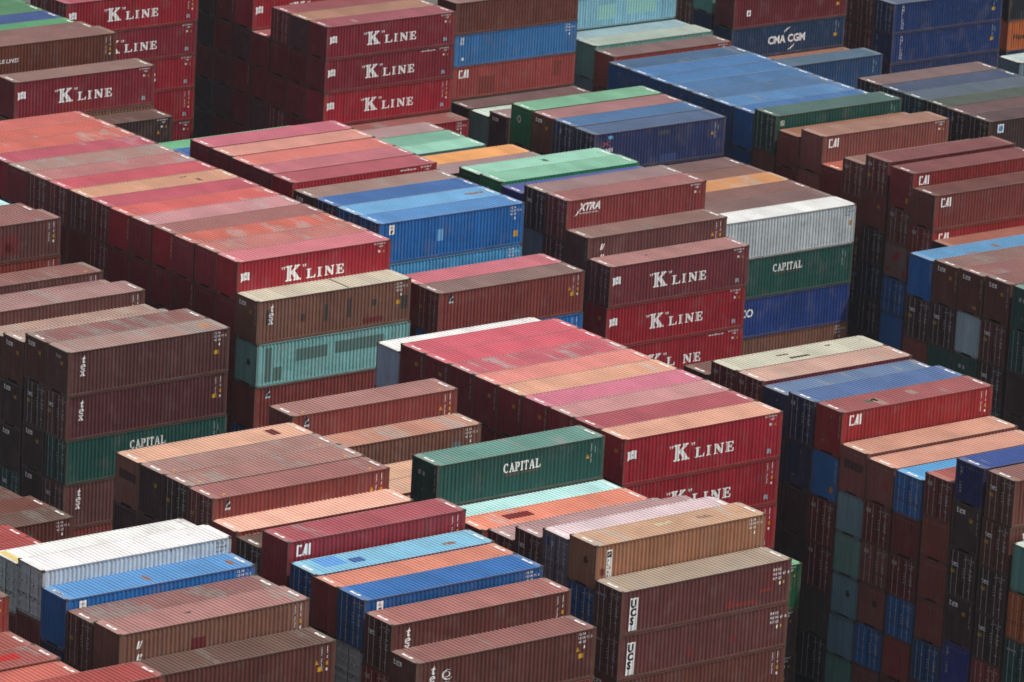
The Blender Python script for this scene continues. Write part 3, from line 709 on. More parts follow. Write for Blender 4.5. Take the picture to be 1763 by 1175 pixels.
# ---------------------------------------------------------------- one container
TABLE = r'''
@A4|bottom left corner block
-4 -9.94 1.8 1|SE rust red:.3 rn
-4 -7.05 -.45 1|SE rust orred:.2 rn
-4 -6.07 -.3 1|SE rust rosebr:.4 rn rp:bred:9:1:1.5:.8 n3
-4 -5.05 -.35 1|SE rust rosebr:.3 rn
-4 -4.08 1.6 10|SE rust brownR:.3 n1|SE rust -
@A3|lower left white block
-3 -7.38 -.95 10|HE texb brnstr:.5 rn tri vc yt|HE brown -
-3 -6.33 .6 100|HE texl pinkbr:.4 rn ui sp:maroon:4.6:1.2:.9:.7 vc rp:dark:5:1.2:.4:.2|HE dbrown -|HE dbrown -
-3 -5.31 .45 10|HD brown brnpink:.6 rn d_gen yd|HD dbrown -
-3 -4.31 1.0 100|HE blue blueR:.25 rn rw n3 bl rp:rustp:5.6:.3:.3:1.3 rp:rustp:11.0:.4:.4:1.2|HE navy -|HE navy -
-3 -3.36 1.9 110|HD white whiteR:.1 n3b yt sp:greyp:.9:.6:.7:1.2 grime|SE maroon -|SE maroon -
-3 -2.39 1.55 10|HD white whiteY:.6 rp:yel:.2:.1:.5:2.2|SE maroon -
@R3|red pair at left edge
-3 3.6 -3.9 0|SE rust red:.2 rn
-3 4.6 -3.9 0|SE rust red:.2 rn
@A2|lower middle block
-2 -8.55 -1.95 10|HE texb brnpink:.4 rn tex sw n3 tri yt e_tex|HE rust -
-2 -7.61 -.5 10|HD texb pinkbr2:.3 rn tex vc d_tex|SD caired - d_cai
-2 -6.57 .1 110|HD dblue blueR2:.15 rn n3 bl d_gen|SD white -|SD greyd -
-2 -5.57 .1 10|HE rust coral:.2 rn|HE dbrown -
-2 -4.75 .18 10|HD dblue cyan:.2 rn rp:blue1:1.3:.9:1.5:1.4 rp:blue3:3.1:.8:.9:.7 rp:rustp:9.3:.7:.9:.6 d_gen|HD navy -
-2 -3.66 1.25 10|HE cairedd dkpink:.35 rn cai vc|HE maroon -
-2 -2.68 .15 10|SD dbrown brnstr:.3 rn d_gen|SE dbrown -
-2 -1.71 .42 10|SE rust peach:.25 rn cai|HE dbrown -
@B2|brown block left of centre
-2 -.75 1.65 100|HD flor pinkred:.35 rn fl yr vc tri d_gen yd|HE dbrown -|HE dbrown -
-2 .22 1.7 10|HD dbrown pinkbr:.5 rn yr d_gen yd|HE dbrown -
-2 1.2 1.7 10|HE dbrown pinkbr3:.4 rn yr e_tag|HE dbrown -
-2 2.19 1.65 110|HE texl peach2:.1 rn rp:maroonp:9.8:.9:.7:1.0 e_sp|HE dbrown -|SE dbrown -
@L2|low shaded block at left edge
-2 12.1 -10.6 10|SE brown brnstr:.6 rn n3 yt|SE brown -
-2 13.1 -10.65 10|SE rust redbr:.2 rn|SE brown -
-2 14.2 -11.0 00|SE brown brnstr:.5|SE brown -
-2 15.2 -11.0 00|SE brown brnstr:.5|SE brown -
@A1|block of stacks below centre
-1 -7.8 -1.05 1110|SD ucsb greytan:.5 rn ucs n3w sp:orange2:7.6:.35:.5:.4 sp:orange2:8.2:.35:1.6:.2 sp:orange2:10:.9:.9:.2 sp:redq:10.4:1.2:.9:.9 d_uni|SD ucsb - ucs n3w sp:maroonp:4.9:.6:.5:.5 sp:maroonp:8:.8:.6:.5 d_uni|SE brown - vc e_tex|SE rust -
-1 -6.78 .85 110|SE tan tanR:.5 rn flv n3 sp:maroonp:.35:.8:.35:.4 e_vl e_dk rp:slatep:8.2:1:1:.7 rp:palep:5.3:1.2:1.2:.6|SD dblue - d_gen|SD dblue -
-1 -5.8 .5 10|HD purple pinkwhite:.2 rn d_gen d_sq|SD navy -
-1 -4.84 -.1 10|HD texb pinkgrey:.3 rn d_tex|SD dbrown -
-1 -3.82 -1.0 10|HD maroon pinkgrey:.3 rn d_uni|SD dbrown -
-1 -2.62 -1.25 10|SE rust coral2:.3 rn rp:redp:2.6:.9:1.9:.8|SE maroon -
-1 -1.8 -1.3 10|SE tealg mint2:.15 rn|SE dbrown -
-1 -.88 1.35 10|SE green greenR:.45 rn cap tri vc2 e_sqs e_vl|SE dbrown -
-1 .12 -2.1 00|SE brown pinkbr:.3|SE brown -
-1 1.1 -1.9 10|SE brown peach2:.3|SE brown -
-1 2.1 -1.9 10|SE brown peach2:.3|SE brown -
@B1|pair beside central block
-1 3.9 -1.2 10|SE texl tanpink:.6 rn n3 sp:greyp:10.1:.5:.6:1.2 sp:maroonp:9.4:.9:.4:.5|SE brown -
-1 4.89 .33 100|SE flor pinkbr:.15 rn yr fl tri vc e_tag|HE dbrown -|SE brown -
@X1|tall dark block at left
-1 14.49 -2.15 11111|HE texm greypink:.6 tex n3 yt e_tex2 e_tag rp:orangep:10.6:.7:.9:1.2 rp:orangep:8.2:.3:.6:.3|HD texm2 - tex vc yt d_tex yd|HD green - cap vc2 d_gen|HD texm - tex d_tex|HE flor -
-1 15.49 -2.15 11110|HE texb brnpink:.7 rn e_tex e_tag|HD dbrown - d_tex yd|HE dbrown - e_tex e_tag|HE dbrown - e_tex|HD dbrown -
-1 16.55 -2.85 11110|HE texb peachgr:.5 rn e_tex e_tag|HE dbrown - e_tex e_tag|HE dbrown - e_tex|HD green - d_tex|HE dbrown -
-1 17.5 -3.1 100|HE texb peachgr:.5|HE dbrown -|HE dbrown -
-1 18.37 -2.15 10|SE texm greypink2:.5 rn yt tri vc|SE brown -
-1 19.35 -2.7 10|SE texb greypink2:.5|SE brown -
-1 20.35 -2.15 10|SE texm brnpink:.6 vc yr|SE brown -
-1 22.4 .2 110|SE texm brnpink:.5 vc sp:maroonp:7.5:.5:1.5:1.3 sp:redp:7.9:.7:.5:.6|SE rust - vc|SE brown -
-1 23.4 .0 00|SE texm brnpink:.6 rn|SE brown -
-1 24.5 -.4 00|SE teal mint2:.2|SE brown -
@C0|stack at foot of central block
0 -1.09 -8.8 110|HE brg grn1:.2 n1 yt|HE dbrown - n1 yt|HE dbrown - n1 yt
@B0|central red block
0 0 0 1110|HE kred peach3:.12 rn k ir n1 e_tag e_vl|HE kred - k ir vc e_vl|HE kred - k ir vc|HE kred -
0 1 0 10|HE kdk dkpink:.1 rn e_tag e_vl|HE kdk -
0 2 0 10|HE kmar greypink3:.2 rn e_tag e_vl|HE kdk -
0 3 0 10|HE kmar rose:.06 rn e_tag e_vl|HE kdk -
0 4 0 10|HE kmar tanpeach:.3 rn e_tag e_vl|HE kdk -
0 5 0 10|HE kmar salmon:.2 rn e_tag e_vl|HE kdk -
0 6 0 10|HE kdk pink2:.55 rn e_vl|HE kdk -
0 7 0 10|HE kmar pinkhot:.1 rn e_tag e_vl|HE kdk -
0 8 0 100|HE kdk pinkhot:.1 rn e_tag e_vl|HE kdk -|HE dbrown -
0 8.98 -.55 10|HE greyw whiteR:.25 rn grime|HE dbrown -
@N0|stack with turquoise container
0 15.12 -1.3 11100|HE texl cream:.3 tex n3 yt e_tex e_tag e_vl sp:dark2:.75:1.2:.25:1.0 sp:dark2:3.5:1.1:.3:.5 sp:dark2:5.3:.9:.3:1.1 sp:dark2:7.15:.9:.3:1.25 sp:dark2:9.1:1.4:.35:.45 sp:dark2:11.4:.9:.6:.9 sp:maroonp:8.4:.3:1.6:.35 rp:dark:7.2:.1:.1:2.2|HE teal - sp:tealp:.7:.3:.5:2.3 sp:tealp:1.35:.3:.7:.9 sp:tealp:3.1:1.4:2.5:.8 sp:tealp:6.2:1.5:3.9:.8 vc2 e_dk|HE flor - fl|HD blue -|HE dbrown -
@A0|long left red block
0 16.08 .71 1100|SE kred pink1:.15 rn k n1|SV kmar - e_num|SE kdk -|SE kdk -
0 17.08 .71 110|SV kmar salmgrey:.5 rn e_num|SV kdk - e_num|SE kdk -
0 18.08 .71 110|SV kmar orred:.55 rn e_num|SE kdk - e_vl|SE kmar -
0 19.08 .71 110|SE kred pinkred:.12 rn e_vl|SV kmar - e_num|SE kdk -
0 20.08 .71 110|SV kmar greypink3:.5 rn e_num|SV kmar - e_num|SE kdk -
0 21.08 .71 110|SE kred pinkred2:.3 rn e_vl|SV kdk - e_num|SE kdk -
0 22.08 .71 110|SD kmar rose2:.1 rn d_gen|SD kmar - d_gen|SE kdk -
0 23.08 .71 110|SD maroon tanR2:.12 rn d_gen rp:darkp:9.2:.3:.3:1 rp:darkp:8.4:1.6:.7:.3|SE kdk -|SE kdk -
0 24.08 .71 10|SD kmar rose3:.12 rn d_gen|SE kdk -
0 25.08 .71 10|SD kmar greypink4:.5 rn d_gen|SE kdk -
0 26.08 .71 1|SV kmar greyg:.7 rn e_num
0 27.08 .71 1|SE kred rose2:.45 rn
0 28.08 .71 1|SE kred orred:.4 rn
0 29.08 .71 1|SE kred orred:.3 rn
0 30.08 .71 1|SE kred salmred:.3 rn
@C1|big right edge block
1 -8 -3.7 1110|HE tealg mintpale:.3 e_dk|HD oranged - d_gen|HD green - d_uni|HE maroon -
1 -6.92 0 11111|HD brown brnpink:.4 rn tex d_tex yd|HD brown - tex d_tex yd|HD dbrown - d_tex yd|HD dbrown - d_tex yd|HD rust - d_gen
1 -5.83 0 111110|SE amb2 indigo:.2 rn e_amf e_num|HE dbrown - e_tex e_vl e_tag|HD dbrown - d_tex yd|HE dbrown - e_tex e_vl e_tag|HE indigoS - e_amf e_num|HE dbrown -
1 -4.8 -1.6 111110|SD maroon rosebr:.2 d_cai|SE rustb - e_num e_sp2|SE rustb - e_num|SE rustb - e_num|SD dblue - d_gen|SE brown -
1 -3.74 -2.2 111110|SD blue skyR:.1 rn d_gen|SE caidk - e_num|SD maroon - d_cai|SD blue - d_gen|SE rust - e_num e_sp2|SE brown -
1 -2.7 -2.2 111111|SV dusty peachD:.15 rn e_num e_sp3|SD maroon - d_cai|SD dusty - d_cai|SE dusty - e_num e_dk|SD blue - d_gen|SE dusty - e_num
1 -1.7 -2.0 111111|HV dusty peachD:.25 rn e_num e_sp|SE slate - e_num|SE tealg - e_num|SE slate - e_dk|SE slate -|SE tealg -
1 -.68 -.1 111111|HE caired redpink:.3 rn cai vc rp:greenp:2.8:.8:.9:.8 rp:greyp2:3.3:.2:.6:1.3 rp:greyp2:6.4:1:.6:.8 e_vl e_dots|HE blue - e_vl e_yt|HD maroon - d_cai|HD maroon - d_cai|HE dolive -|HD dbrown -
1 .34 -.12 111100|HD navy blueslate:.2 rn d_cai|HE navy - e_dots|HE dbrown -|HE dbrown -|HE dolive -|HD dbrown -
1 1.37 -.42 1000|HE navy blueslate2:.4 rn e_dots|HE navy -|HE dbrown -|HE dbrown -
1 2.35 -.17 10|HD maroon peachgr2:.35 rn d_cai|HE dbrown -
1 3.38 -.18 10|HD maroon creamW:.3 d_cai rp:dark:4.8:.5:1.6:.3 rp:dark:4.4:1.3:.9:.2 rp:dark:8.6:1.6:.4:.2|HE dbrown -
1 4.4 -1.15 1|HE dbrown brownR:.3 rn
@P1|pair above centre
1 15.6 -3.1 100|HD flor brownR2:.2 rn fl tri vc yt d_gen yd|HE blue - vc|HE dbrown -
1 16.55 -3.1 10|HE kmar pinkR3:.12 rn|HE dbrown -
@U1|blue block above centre
1 18.4 -.1 110|HD blue blueR3:.1 rn bl n3 yt2 sp:blue1:4.9:1.1:.5:.8 d_gen|HD skyS - n3|HE dbrown -
1 19.38 -.1 1|HD blue skyR2:.25 rn rp:rustp:9.8:.8:1.6:.7 d_gen
1 20.38 -.1 1|HD navy blueR4:.12 rn d_gen
1 21.36 -.12 1|HE dbrown brnstr2:.6 rn e_tex
@Q1|upper left rose red block
1 22.42 .3 10|HE kred rose4:.1 rn www n1|HE kdk -
1 23.41 .35 1|HV kmar rosegrey:.12 rn e_num
1 24.4 .35 1|HE kmar orrose:.15 rn
1 25.38 .4 1|HV kmar peachrose:.2 rn e_num
1 26.38 .45 10|HV kmar rose5:.15 rn e_num|HE kdk -
1 27.4 -.9 0|SE dblue blueR4:.1
1 28.4 -1.1 0|SE emg grn1:.1
@T1|top left block
1 35.35 -3.9 1|SE dbrown brnstr:.5 n1 tri rn
1 36.38 -.65 11|HE kmar tanpink2:.2 rn k ir n1 sp:redp:4.1:.2:2.6:.9|SE texl -
1 38.42 .7 1|HE brownO pinkbr4:.2 sl vc
1 39.4 .5 1|SE brown pinkbr4:.2 rn
1 40.3 .3 1|SE emg grn2:.05 rn
1 41.3 .3 1|SE dblue blueR5:.1 rn
1 42.3 .3 1|SE emg grn3:.1 rn
1 43.3 .3 0|SE emg grn3:.1
@K2|far red wall, top left
2 43.15 -.02 11111|SD kred pinkhot2:.1 k ir vc|SE kmar - k ir n1|SE kred - k ir n1|SE kred - vc ir|SE kdk - n1
2 44.15 -.02 00|SD kmar pinkhot2:.1|SE kdk -
@M2|stepped stacks right of centre
2 16.17 -3.65 1110|HD kmar2 pinkR4:.12 rn k ir n1 d_gen rp:darkp:4:1.2:.3:.25|HE kred - k ir n1 e_tag|HE kred - kx www n1|HE kdk -
2 17.18 -2.25 10|HE texm pinkbr5:.35 rn ui tri vc e_vl|HE dbrown -
2 18.16 -.25 110|HD xred pinkred3:.35 rn xtra n1 d_gen|HD maroon - d_gen|HE dbrown -
2 19.15 -.3 110|HD dbrown pinkgrey2:.4 rn d_tex|HE slateg -|HE dbrown -
2 20.15 -.95 10|HE indigoS violet:.15 rn|HE dbrown -
@G2|mint green pair
2 21.14 -.7 1|HE emb grn4:.05 rn e_num e_em
2 22.12 -.8 10|HE emg mint1:.15 rn e_num e_em rp:dark3:6.4:1:.5:.6|HE dbrown -
@O2|rows behind green pair
2 25.1 -2.85 1|SE dbrown pinkgrey3:.3
2 26.05 -2.85 1|SE orange orangeR:.05
2 28.2 -3.6 1|SE tealg mint1:.15 rn
2 29.14 -3.6 1|SE emg grnT:.15 rn
2 30.16 -3.6 1|SE dusty greypink5:.3 rn
@R3b|dark block below white container
3 5.87 -.95 1110|HE green tealR:.1 e_sqs|HD green -|HE dbrown -|HE dbrown -
3 6.97 -1.0 11100|HE brown brnpink:.4 rn e_tex e_vl e_tag|HD brown - d_tex yd|HD dbrown - d_tex|HD green -|HE dbrown -
3 8.0 -1.1 1110|HE brown brnpink:.4 rn e_tex e_vl e_tag2|HE slategl - e_num|HE green - e_sqs|HD dbrown - d_tex
3 9.03 -1.2 1110|HE brown brnpink2:.4 rn e_tex e_vl e_tag|HD dbrown - d_tex yd|HE green -|HE dbrown -
3 10.05 -1.35 1110|HE blue skyR3:.1 rp:rustp:3.4:.4:1:.3 rp:rustp:6.4:.2:.5:1.8 e_vl|HD dbrown - d_tex yd|HE rustb - e_num|HE dbrown -
3 -.6 -1.85 0|SE brown orangeR2:.3 e_num
@W3|white over green stack
3 18.83 -4.2 1111|HE white whiteR2:.35 yt3 n3b grime|HE green - cap vc2|HE cosb - cos|HE texl - n3
3 19.8 -4.2 1|SE brown brnstr3:.3
3 20.78 -4.2 1|SE rust brownR3:.2 rn
3 21.8 -4.2 1|SE orange orangeR3:.45
3 22.8 -4.25 1|SE brown brownR3:.2
3 23.75 -4.25 1|SE brown brnstr3:.2 rn
@Z3|navy and green upper middle block
3 24.85 -1.3 100|HD navy slateR:.15 xl vc2 tri sp:blue1:1.3:2.4:.4:.25 sp:olivep:5.9:2.2:1.1:.3 sp:blue4:6.2:.1:1.5:.6 d_gen|HE navy -|SE dbrown -
3 25.83 -1.25 1|HD navy blueslate3:.2 rn d_gen d_sq
3 26.8 -1.25 1|HE brown pinkstr:.3 rn e_tex e_tag
3 27.8 -1.2 10|HE emg grn5:.04 rn e_num e_em|SE dbrown -
@T3|far red block at top
3 37.1 -8.6 1|SE kred redbr2:.5 n3
3 38.08 -.64 1110|SE kmar roseT:.15 rn k ir n1 rp:greyp2:3:.6:.5:.8|SE kmar3 - k ir n1 www|SE kred - k ir vc|SE kdk -
3 39.08 -.64 1110|SE kgrey tanT:.12 rn|SE kdk - e_num|SV kmar - e_num|SE kdk -
3 40.07 -.64 11110|SD kmar roseT2:.12 rn d_gen|SE kdk - e_num|SE kdk - e_num|SD kmar - d_gen|SE kdk -
3 41.07 -3.1 1110|SE kdk redpink:.2 rn e_num|SE kdk -|SE kgrey - e_num|SE kdk -
3 42.07 4.7 0011110|SE kred roseT:.1|SE kred -|SE kred - k n1|SE kgrey - e_num|SE kdk - e_vl|SE kdk -|SE kdk -
3 43.07 4.7 0011110|SE kred roseT:.1|SE kred -|SE kdk - e_vl|SE kdk - e_num|SE kdk - e_num|SE kgrey -|SE kdk -
3 44.07 4.7 0001111|SE kred roseT:.1|SE kred -|SE dbrown -|SE dbrown -|SE kdk -|SE dbrown -|SE dbrown -
@S4|red step block at right
4 15.95 -6.1 1|SE dbrown pinkO:.2 rp:redp:9.4:.5:1.3:1
4 16.92 -2.85 1100|SE rustd redbr3:.3 rn cai e_num sp:redp:.1:.3:.5:.8|SD caired - cai d_cai|SE rustb - |SE dbrown -
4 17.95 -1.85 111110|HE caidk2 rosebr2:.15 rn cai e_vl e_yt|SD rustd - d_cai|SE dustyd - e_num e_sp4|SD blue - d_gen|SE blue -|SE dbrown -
4 19.03 -1.65 111110|SD caidk rosebr2:.15 d_cai yd|SE rustd - e_tag|SD dbrown - d_gen|SD navyd - d_gen|SD dbrown - d_gen|SE dbrown -
4 20.02 -2.45 10000|SD rustd tanpink3:.2 d_cai|SE rustd -|SD dbrown -|SD navyd -|SE dbrown -
4 21.0 -3.5 10|SE caidk orangeR4:.15 rn e_num|SE dbrown -
4 21.97 -1.5 10|HE dusty tanpeach3:.3 cai n1 sp:redq:11:.5:.3:.6 rp:darkp:5:1:2:.12 rp:darkp:5.6:.6:1.6:.1|SE dusty - e_num e_sp2
4 23.0 -2.15 100|SE rustd tanO:.2 e_num|SE caidk - |SE dbrown -
4 24.1 -1.2 110|HD green greenR2:.15 rn fl2 tri vc2 d_gen|SE dusty -|SE dbrown -
@Y4|wide blue upper right block
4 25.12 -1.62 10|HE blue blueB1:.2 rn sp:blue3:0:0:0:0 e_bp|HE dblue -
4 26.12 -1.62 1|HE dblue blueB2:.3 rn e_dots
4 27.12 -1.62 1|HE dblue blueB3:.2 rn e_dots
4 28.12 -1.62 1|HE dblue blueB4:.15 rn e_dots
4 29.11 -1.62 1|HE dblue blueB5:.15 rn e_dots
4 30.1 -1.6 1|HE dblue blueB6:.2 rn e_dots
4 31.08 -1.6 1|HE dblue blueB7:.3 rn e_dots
@V5|pale green rows at top
5 39.46 -6.95 1|HE rust pinkbr6:.15 rn n1
5 40.42 -6.6 10|HE tealg creamG:.4 |SE slateg -
5 41.4 -6.7 1|SE tealg skypale:.15
5 42.38 -4.0 1|SE ltblue palegr:.2 sp:mintp:4.0:.6:1.9:1.2 sp:mintp:7:.8:3:1.3 grime
@D4|far blue and red stack
4 36.8 -8.7 1|HE dbrown pinkgrey2:.2 rn e_tex e_vl
4 37.8 -9.2 1|HE tealg mintpale:.25
4 38.85 -9.15 1|SE dbrown redbr4:.3 rn
4 39.8 -1.25 1110|SE brown brnpink2:.2|SE farblue - n3 bl2 grime|SE rustc - cai sp:rustdk:2.6:.2:1.6:1.4 sp:rustdk:10:.9:.8:1.2 grime|SE dbrown -
@F5|dark upper right edge block
5 21.65 -1.95 1|HD dbrown brownD:.1 rn tl d_gen
5 22.65 -1.95 10|HD dbrown brnstr4:.3 rn d_gen d_sq|HD dbrown -
5 23.6 -1.95 10|HD dbrown greygr:.25 rn d_gen|HD dbrown -
5 24.58 -1.95 10|HD green slategr:.1 rn d_gen|HD dbrown -
5 25.6 -1.97 10|HD green slateb:.12 rn d_gen|HD dbrown -
5 26.63 -1.97 10|HD dbrown pinkbr6:.12 rn d_gen|HD dbrown -
@E5|arc logo stack, top right
6 39.0 -9.35 1|SE dblue2 blueslate4:.1 vc2
6 40.0 -9.85 0|SE orange tanO2:.1
6 41.0 -4.6 110|SE kdk2 rosebr2:.1 lw yt n1|SE navyc - cma vc2 yt|SE navy -
6 42.1 -3.9 000|SE tealg skypale:.1|SE navy - |SE navy -
6 43.1 -3.3 010|SD rusto rosebr:.1 d_gen|SD rusto - d_gen|SD rusto - d_gen
@H6|blue stacks, top right corner
6 27.15 -2.2 1|SE slateg whiteG:.2
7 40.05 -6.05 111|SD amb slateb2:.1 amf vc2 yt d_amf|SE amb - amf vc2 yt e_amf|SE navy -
7 41.05 -6.05 110|SD caidk rosebr:.1 d_gen|SD caidk - d_gen|SD caidk - d_gen
7 42.05 -6.05 000|SD caidk rosebr:.1 d_gen|SD caidk - d_gen|SD caidk -
8 41.1 -7.1 110|SE black slateR:.1|SE oranged - hap|SE navy -
'''
def link(name, data, parent, col=None, wear=None):
    o = bpy.data.objects.new(name, data)
    C.objects.link(o)
    if parent is not None: o.parent = parent
    if col is not None: o.color = col
    if wear is not None: o['wear'] = wear
    return o

def parse(tier):
    t = tier.split()
    H = 2.896 if t[0][0] == 'H' else 2.591
    end, side = t[0][1], t[1]
    roof = t[2] if len(t) > 2 else '-'
    marks = t[3:]
    if roof != '-' and ':' in roof: rname, wear = roof.split(':'); wear = float(wear)
    else: rname, wear = (roof, .2)
    return H, end, side, rname, wear, marks

def var(col, rnd, amt=.07):
    k = 1 + rnd.uniform(-amt, amt)
    return tuple(min(.9, c * k * (1 + rnd.uniform(-.02, .02))) for c in col[:3]) + (1.0,)

def pieces(tier, rnd, top):
    """list of (part name, mesh, colour, wear, children) in container coordinates"""
    H, end, side, rname, wear, marks = parse(tier)
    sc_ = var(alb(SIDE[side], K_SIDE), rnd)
    grime = .9 if 'grime' in marks else .12 + .2 * rnd.random()
    frame_c = tuple(c * .62 + d * .38 for c, d in zip(sc_[:3], (.125, .082, .058))) + (1,)
    out = [('frame', cached(('frame', H, end == 'D'), lambda: frame_mesh(H, end == 'D')), frame_c, grime + .2, []),
           ('side_panel', cached(('side', H), lambda: side_mesh(H)), sc_, grime, [])]
    if top:
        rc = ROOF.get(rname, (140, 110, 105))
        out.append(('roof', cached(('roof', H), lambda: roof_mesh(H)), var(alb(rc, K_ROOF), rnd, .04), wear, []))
    if end == 'D':
        for half in (-1, 1):
            bars = []
            ys = (HY - .42, HY - .88) if half < 0 else (-.34, -.80)
            for yb in ys: bars.append(('locking_bar', cached(('bar', H), lambda: bar_mesh(H)), None, None, yb))
            out.append(('door', cached(('door', H, half), lambda: door_mesh(H, half)), sc_, grime, bars))
        if not any(m.startswith('d_') for m in marks): marks = marks + ['d_gen']
    else:
        out.append(('end_panel', cached(('end', H), lambda: end_mesh(H)), sc_, grime, []))
    for m in marks:
        if m in ('rn', 'rw', 'yr') and not top: continue
        if m.startswith('d_') and end != 'D': continue
        for nm, me, colr in mark_pieces(m, H):
            out.append((nm, me, colr, None, []))
    return H, out

ORD = ['front', 'second', 'third', 'fourth', 'fifth', 'sixth', 'seventh', 'eighth', 'ninth', 'tenth', 'eleventh', 'twelfth', 'thirteenth', 'fourteenth', 'fifteenth', 'sixteenth']
TIERW = ['top', 'second from top', 'third from top', 'fourth from top', 'fifth from top', 'sixth from top', 'seventh from top']
HUE = dict(ucsb='dull brown', kred='dark red', kmar='maroon', kmar2='maroon', kmar3='maroon', kdk='dark maroon', kdk2='maroon', kgrey='greyish maroon', maroon='maroon', brown='brown', dbrown='dark brown',
           texb='brown', texm='dull brown', texm2='dark brown', texl='light brown', rust='rust red', rustb='rust brown', rustc='orange-red', rustd='rust red', rusto='rusty', flor='reddish brown',
           dusty='dusty red', dustyd='greyish', caired='red', cairedd='crimson', caidk='maroon', caidk2='red', xred='brick red', blue='blue', dblue='dark blue', dblue2='dull blue', navy='navy',
           navyc='navy', navyd='navy', amb='blue', farblue='faded blue', cosb='blue', oranged='dull orange', amb2='navy', indigoS='indigo', teal='turquoise', tealg='grey-green', skyS='sky blue', ltblue='pale blue', slate='slate blue', slateg='slate grey',
           slategl='pale grey', green='dark green', emg='green', emb='green', brg='bright green', white='white', greyw='pale grey', greyd='grey', tan='tan', orange='orange', purple='purplish grey', black='black', brownO='brown', dolive='olive brown')
def roof_word(n):
    for k, w in (('pinkwhite', 'whitish'), ('white', 'white'), ('mint', 'mint'), ('orange', 'orange'), ('coral', 'coral'), ('blueslate', 'slate blue'), ('blue', 'blue'), ('sky', 'pale blue'), ('cyan', 'pale blue'),
                 ('slate', 'slate'), ('indigo', 'indigo'), ('violet', 'violet'), ('peach', 'peach'), ('salm', 'salmon'), ('cream', 'cream'), ('grn', 'green'), ('green', 'green'), ('palegr', 'pale'), ('teal', 'teal'),
                 ('tan', 'tan'), ('greyg', 'greyish'), ('greypink', 'grey-pink'), ('greytan', 'greyish'), ('grey', 'greyish'), ('orred', 'orange-red'), ('orrose', 'salmon'), ('rosebr', 'rusty'), ('rose', 'rose'),
                 ('pinkbr', 'pinkish brown'), ('pinkgrey', 'pinkish grey'), ('pink', 'pink'), ('dkpink', 'deep pink'), ('brn', 'brown'), ('brown', 'brown'), ('redbr', 'brown-red'), ('red', 'red')):
        if n.startswith(k): return w
    return 'faded'

blocks, stacks = {}, []
cur = None
for line in TABLE.strip().split('\n'):
    line = line.strip()
    if not line: continue
    if line[0] == '@':
        cur, nm = line[1:].split('|'); blocks[cur] = [nm, []]; continue
    a, *t = line.split('|')
    k, r_, z, flags = a.split()
    st = dict(bay=int(k), row=float(r_), z=float(z), tiers=t, flags=flags, block=cur)
    blocks[cur][1].append(st); stacks.append(st)
for b in blocks.values():
    b[1].sort(key=lambda s: s['row'])
    for i, s in enumerate(b[1]): s['idx'] = i; s['n'] = len(b[1])

stuff = dict(v=[], f=[], m=[], c=[])
STUFF_MATS = [M_TINT, M_CAST, M_DARK, M_UNDER, M_BAR]
def add_stuff(me, col, loc, sx=1.0):
    n = len(stuff['v'])
    stuff['v'] += [(v.co.x * sx + loc[0], v.co.y + loc[1], v.co.z + loc[2]) for v in me.vertices]
    idx = []
    for m in me.materials: idx.append(STUFF_MATS.index(m) if m in STUFF_MATS else 0)
    for p in me.polygons:
        stuff['f'].append(tuple(n + i for i in p.vertices)); stuff['m'].append(idx[p.material_index]); stuff['c'].append(col or (.2, .2, .2, 1))

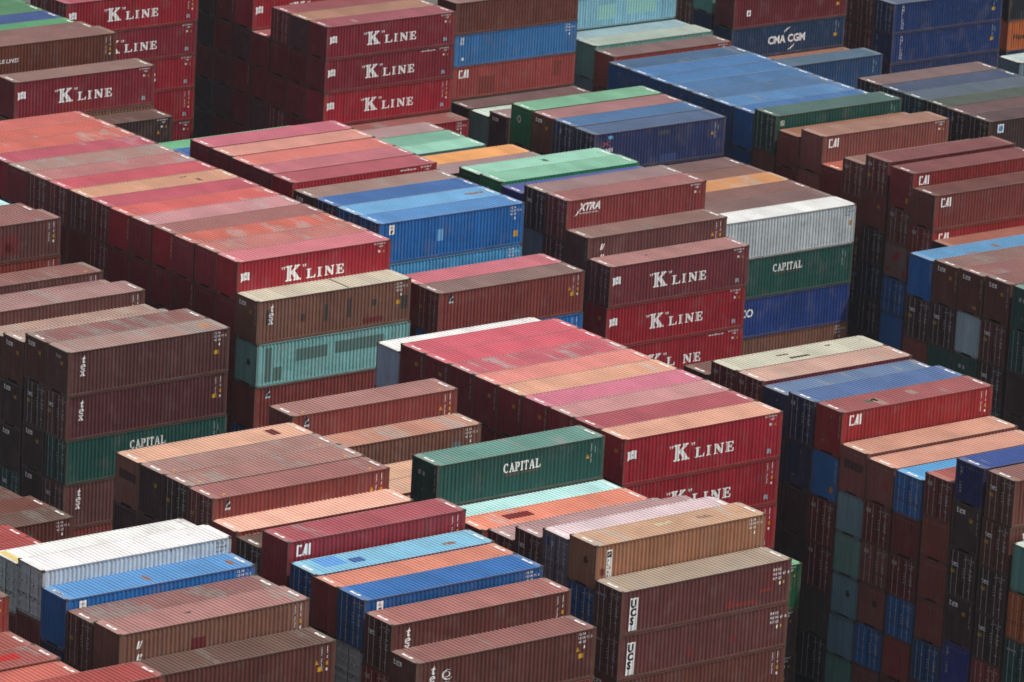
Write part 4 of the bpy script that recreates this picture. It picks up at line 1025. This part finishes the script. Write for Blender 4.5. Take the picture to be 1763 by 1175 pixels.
FILL = ['dbrown', 'kdk', 'brown', 'maroon', 'navy', 'rust', 'dbrown', 'green', 'dblue']
rnd = random.Random(11)
GRP = 'shipping containers stacked in the yard'
for s in stacks:
    z = s['z']
    x = s['bay'] * BAY + HX
    y = s['row'] * PIT + HY
    nm, lst = blocks[s['block']]
    for ti, tier in enumerate(s['tiers']):
        rr = random.Random(int(s['row'] * 100) * 31 + s['bay'] * 977 + ti)
        half = ' half' in tier
        tier = tier.replace(' half', '')
        H, parts = pieces(tier, rr, ti == 0)
        z -= H
        jx, jy = rr.uniform(-.055, .055), rr.uniform(-.012, .012)
        sx = .497 if half else 1.0
        cx = x + (HX * (1 - sx) if half else 0)
        if s['flags'][ti] == '0':
            for pn, me, colr, wear, ch in parts:
                add_stuff(me, colr, (cx + jx, y + jy, z), sx)
                for _, bme, _, _, yb in ch: add_stuff(bme, None, (cx + jx, y + jy + yb, z), sx)
            continue
        root = link('shipping_container', None, None)
        root.empty_display_size = 1.0
        root.location = (cx + jx, y + jy, z)
        root.scale = (sx, 1, 1)
        root.rotation_euler = (0, 0, rr.uniform(-.0013, .0013))
        side, rname = parse(tier)[2], parse(tier)[3]
        if s['n'] == 1: where = nm
        else: where = '%s stack%s, %s' % (('front' if s['idx'] == 0 else 'rear' if s['idx'] == s['n'] - 1 else ORD[s['idx']]), ' from front' if 0 < s['idx'] < s['n'] - 1 else '', nm)
        if ti == 0 and rname != '-':
            lab = '%s-roofed %s container, top of %s' % (roof_word(rname).replace(' ', '-'), HUE[side], where)
        else:
            lab = '%s container, %s in %s' % (HUE[side], TIERW[ti], where)
        root['label'] = lab
        root['category'] = 'shipping container'
        root['group'] = GRP
        for pn, me, colr, wear, ch in parts:
            o = link(pn, me, root, colr, wear)
            for bn, bme, _, _, yb in ch:
                q = link(bn, bme, o)
                q.location = (0, yb, 0)
    # what stands below, down to the ground, hidden by its neighbours
    left = z - GROUND
    n = int(round(left / 2.62))
    if n > 0 and left > 1.2:
        h = left / n
        base = 2.591 if h < 2.75 else 2.896
        for i in range(n):
            z -= h
            colr = alb(SIDE[rnd.choice(FILL)], K_SIDE)
            half = any(' half' in t for t in s['tiers'])
            for me in (cached(('frame', base, False), lambda: frame_mesh(base, False)), cached(('side', base), lambda: side_mesh(base)), cached(('end', base), lambda: end_mesh(base))):
                nv = len(stuff['v'])
                sx = .497 if half else 1.0
                cx = x + (HX * (1 - sx) if half else 0)
                add_stuff(me, colr, (cx, y, z), sx)
                k = h / base
                for j in range(nv, len(stuff['v'])):
                    p = stuff['v'][j]; stuff['v'][j] = (p[0], p[1], z + (p[2] - z) * k)

me = bpy.data.meshes.new('packed_containers')
me.from_pydata(stuff['v'], [], stuff['f'])
for m in STUFF_MATS: me.materials.append(m)
me.polygons.foreach_set('material_index', stuff['m'])
ca = me.color_attributes.new('tint', 'FLOAT_COLOR', 'CORNER')
buf = []
for p, c in zip(me.polygons, stuff['c']): buf.extend(list(c) * len(p.vertices))
ca.data.foreach_set('color', buf)
me.update()
o = link('packed_containers', me, None, None, .2)
o['kind'] = 'stuff'
o['label'] = 'remaining containers buried in the stacks, showing only as slivers and dark ends'
o['category'] = 'container mass'

# ---------------------------------------------------------------- ground
m, nt, b = nt_new('yard_asphalt')
tc = node(nt, 'ShaderNodeTexCoord')
n1 = noise(nt, tc.outputs['Object'], 0.15, 5.0, 0.6)
n2 = noise(nt, tc.outputs['Object'], 3.0, 4.0, 0.6)
col = mixc(nt, n1, (.075, .077, .08, 1), (.11, .11, .108, 1))
col = mixc(nt, 1.0, col, math_n(nt, 'MULTIPLY_ADD', n2, .5, .75), 'MULTIPLY')
nt.links.new(col, b.inputs['Base Color'])
b.inputs['Roughness'].default_value = .9
g = MB()
g.quad((-800, -800, GROUND), (1000, -800, GROUND), (1000, 1000, GROUND), (-800, 1000, GROUND))
gr = link('ground', g.mesh('ground', [m]), None)
gr['kind'] = 'structure'
gr['label'] = 'grey asphalt ground of the container yard'

# ---------------------------------------------------------------- the air
hb = MB()
hb.box(-810, -810, GROUND - 1, 1010, 1010, 112)
hm = bpy.data.materials.new('haze_air'); hm.use_nodes = True
hn = hm.node_tree
for n_ in list(hn.nodes): hn.nodes.remove(n_)
ho_ = hn.nodes.new('ShaderNodeOutputMaterial')
pv = hn.nodes.new('ShaderNodeVolumePrincipled')
pv.inputs['Color'].default_value = (.80, .88, 1.0, 1)
pv.inputs['Density'].default_value = 0.00005
hn.links.new(pv.outputs[0], ho_.inputs['Volume'])
hz = link('haze', hb.mesh('haze', [hm]), None)
hz['kind'] = 'stuff'
hz['label'] = 'thin pale haze hanging over the whole container yard'
hz['category'] = 'haze'
sc.cycles.volume_bounces = 0
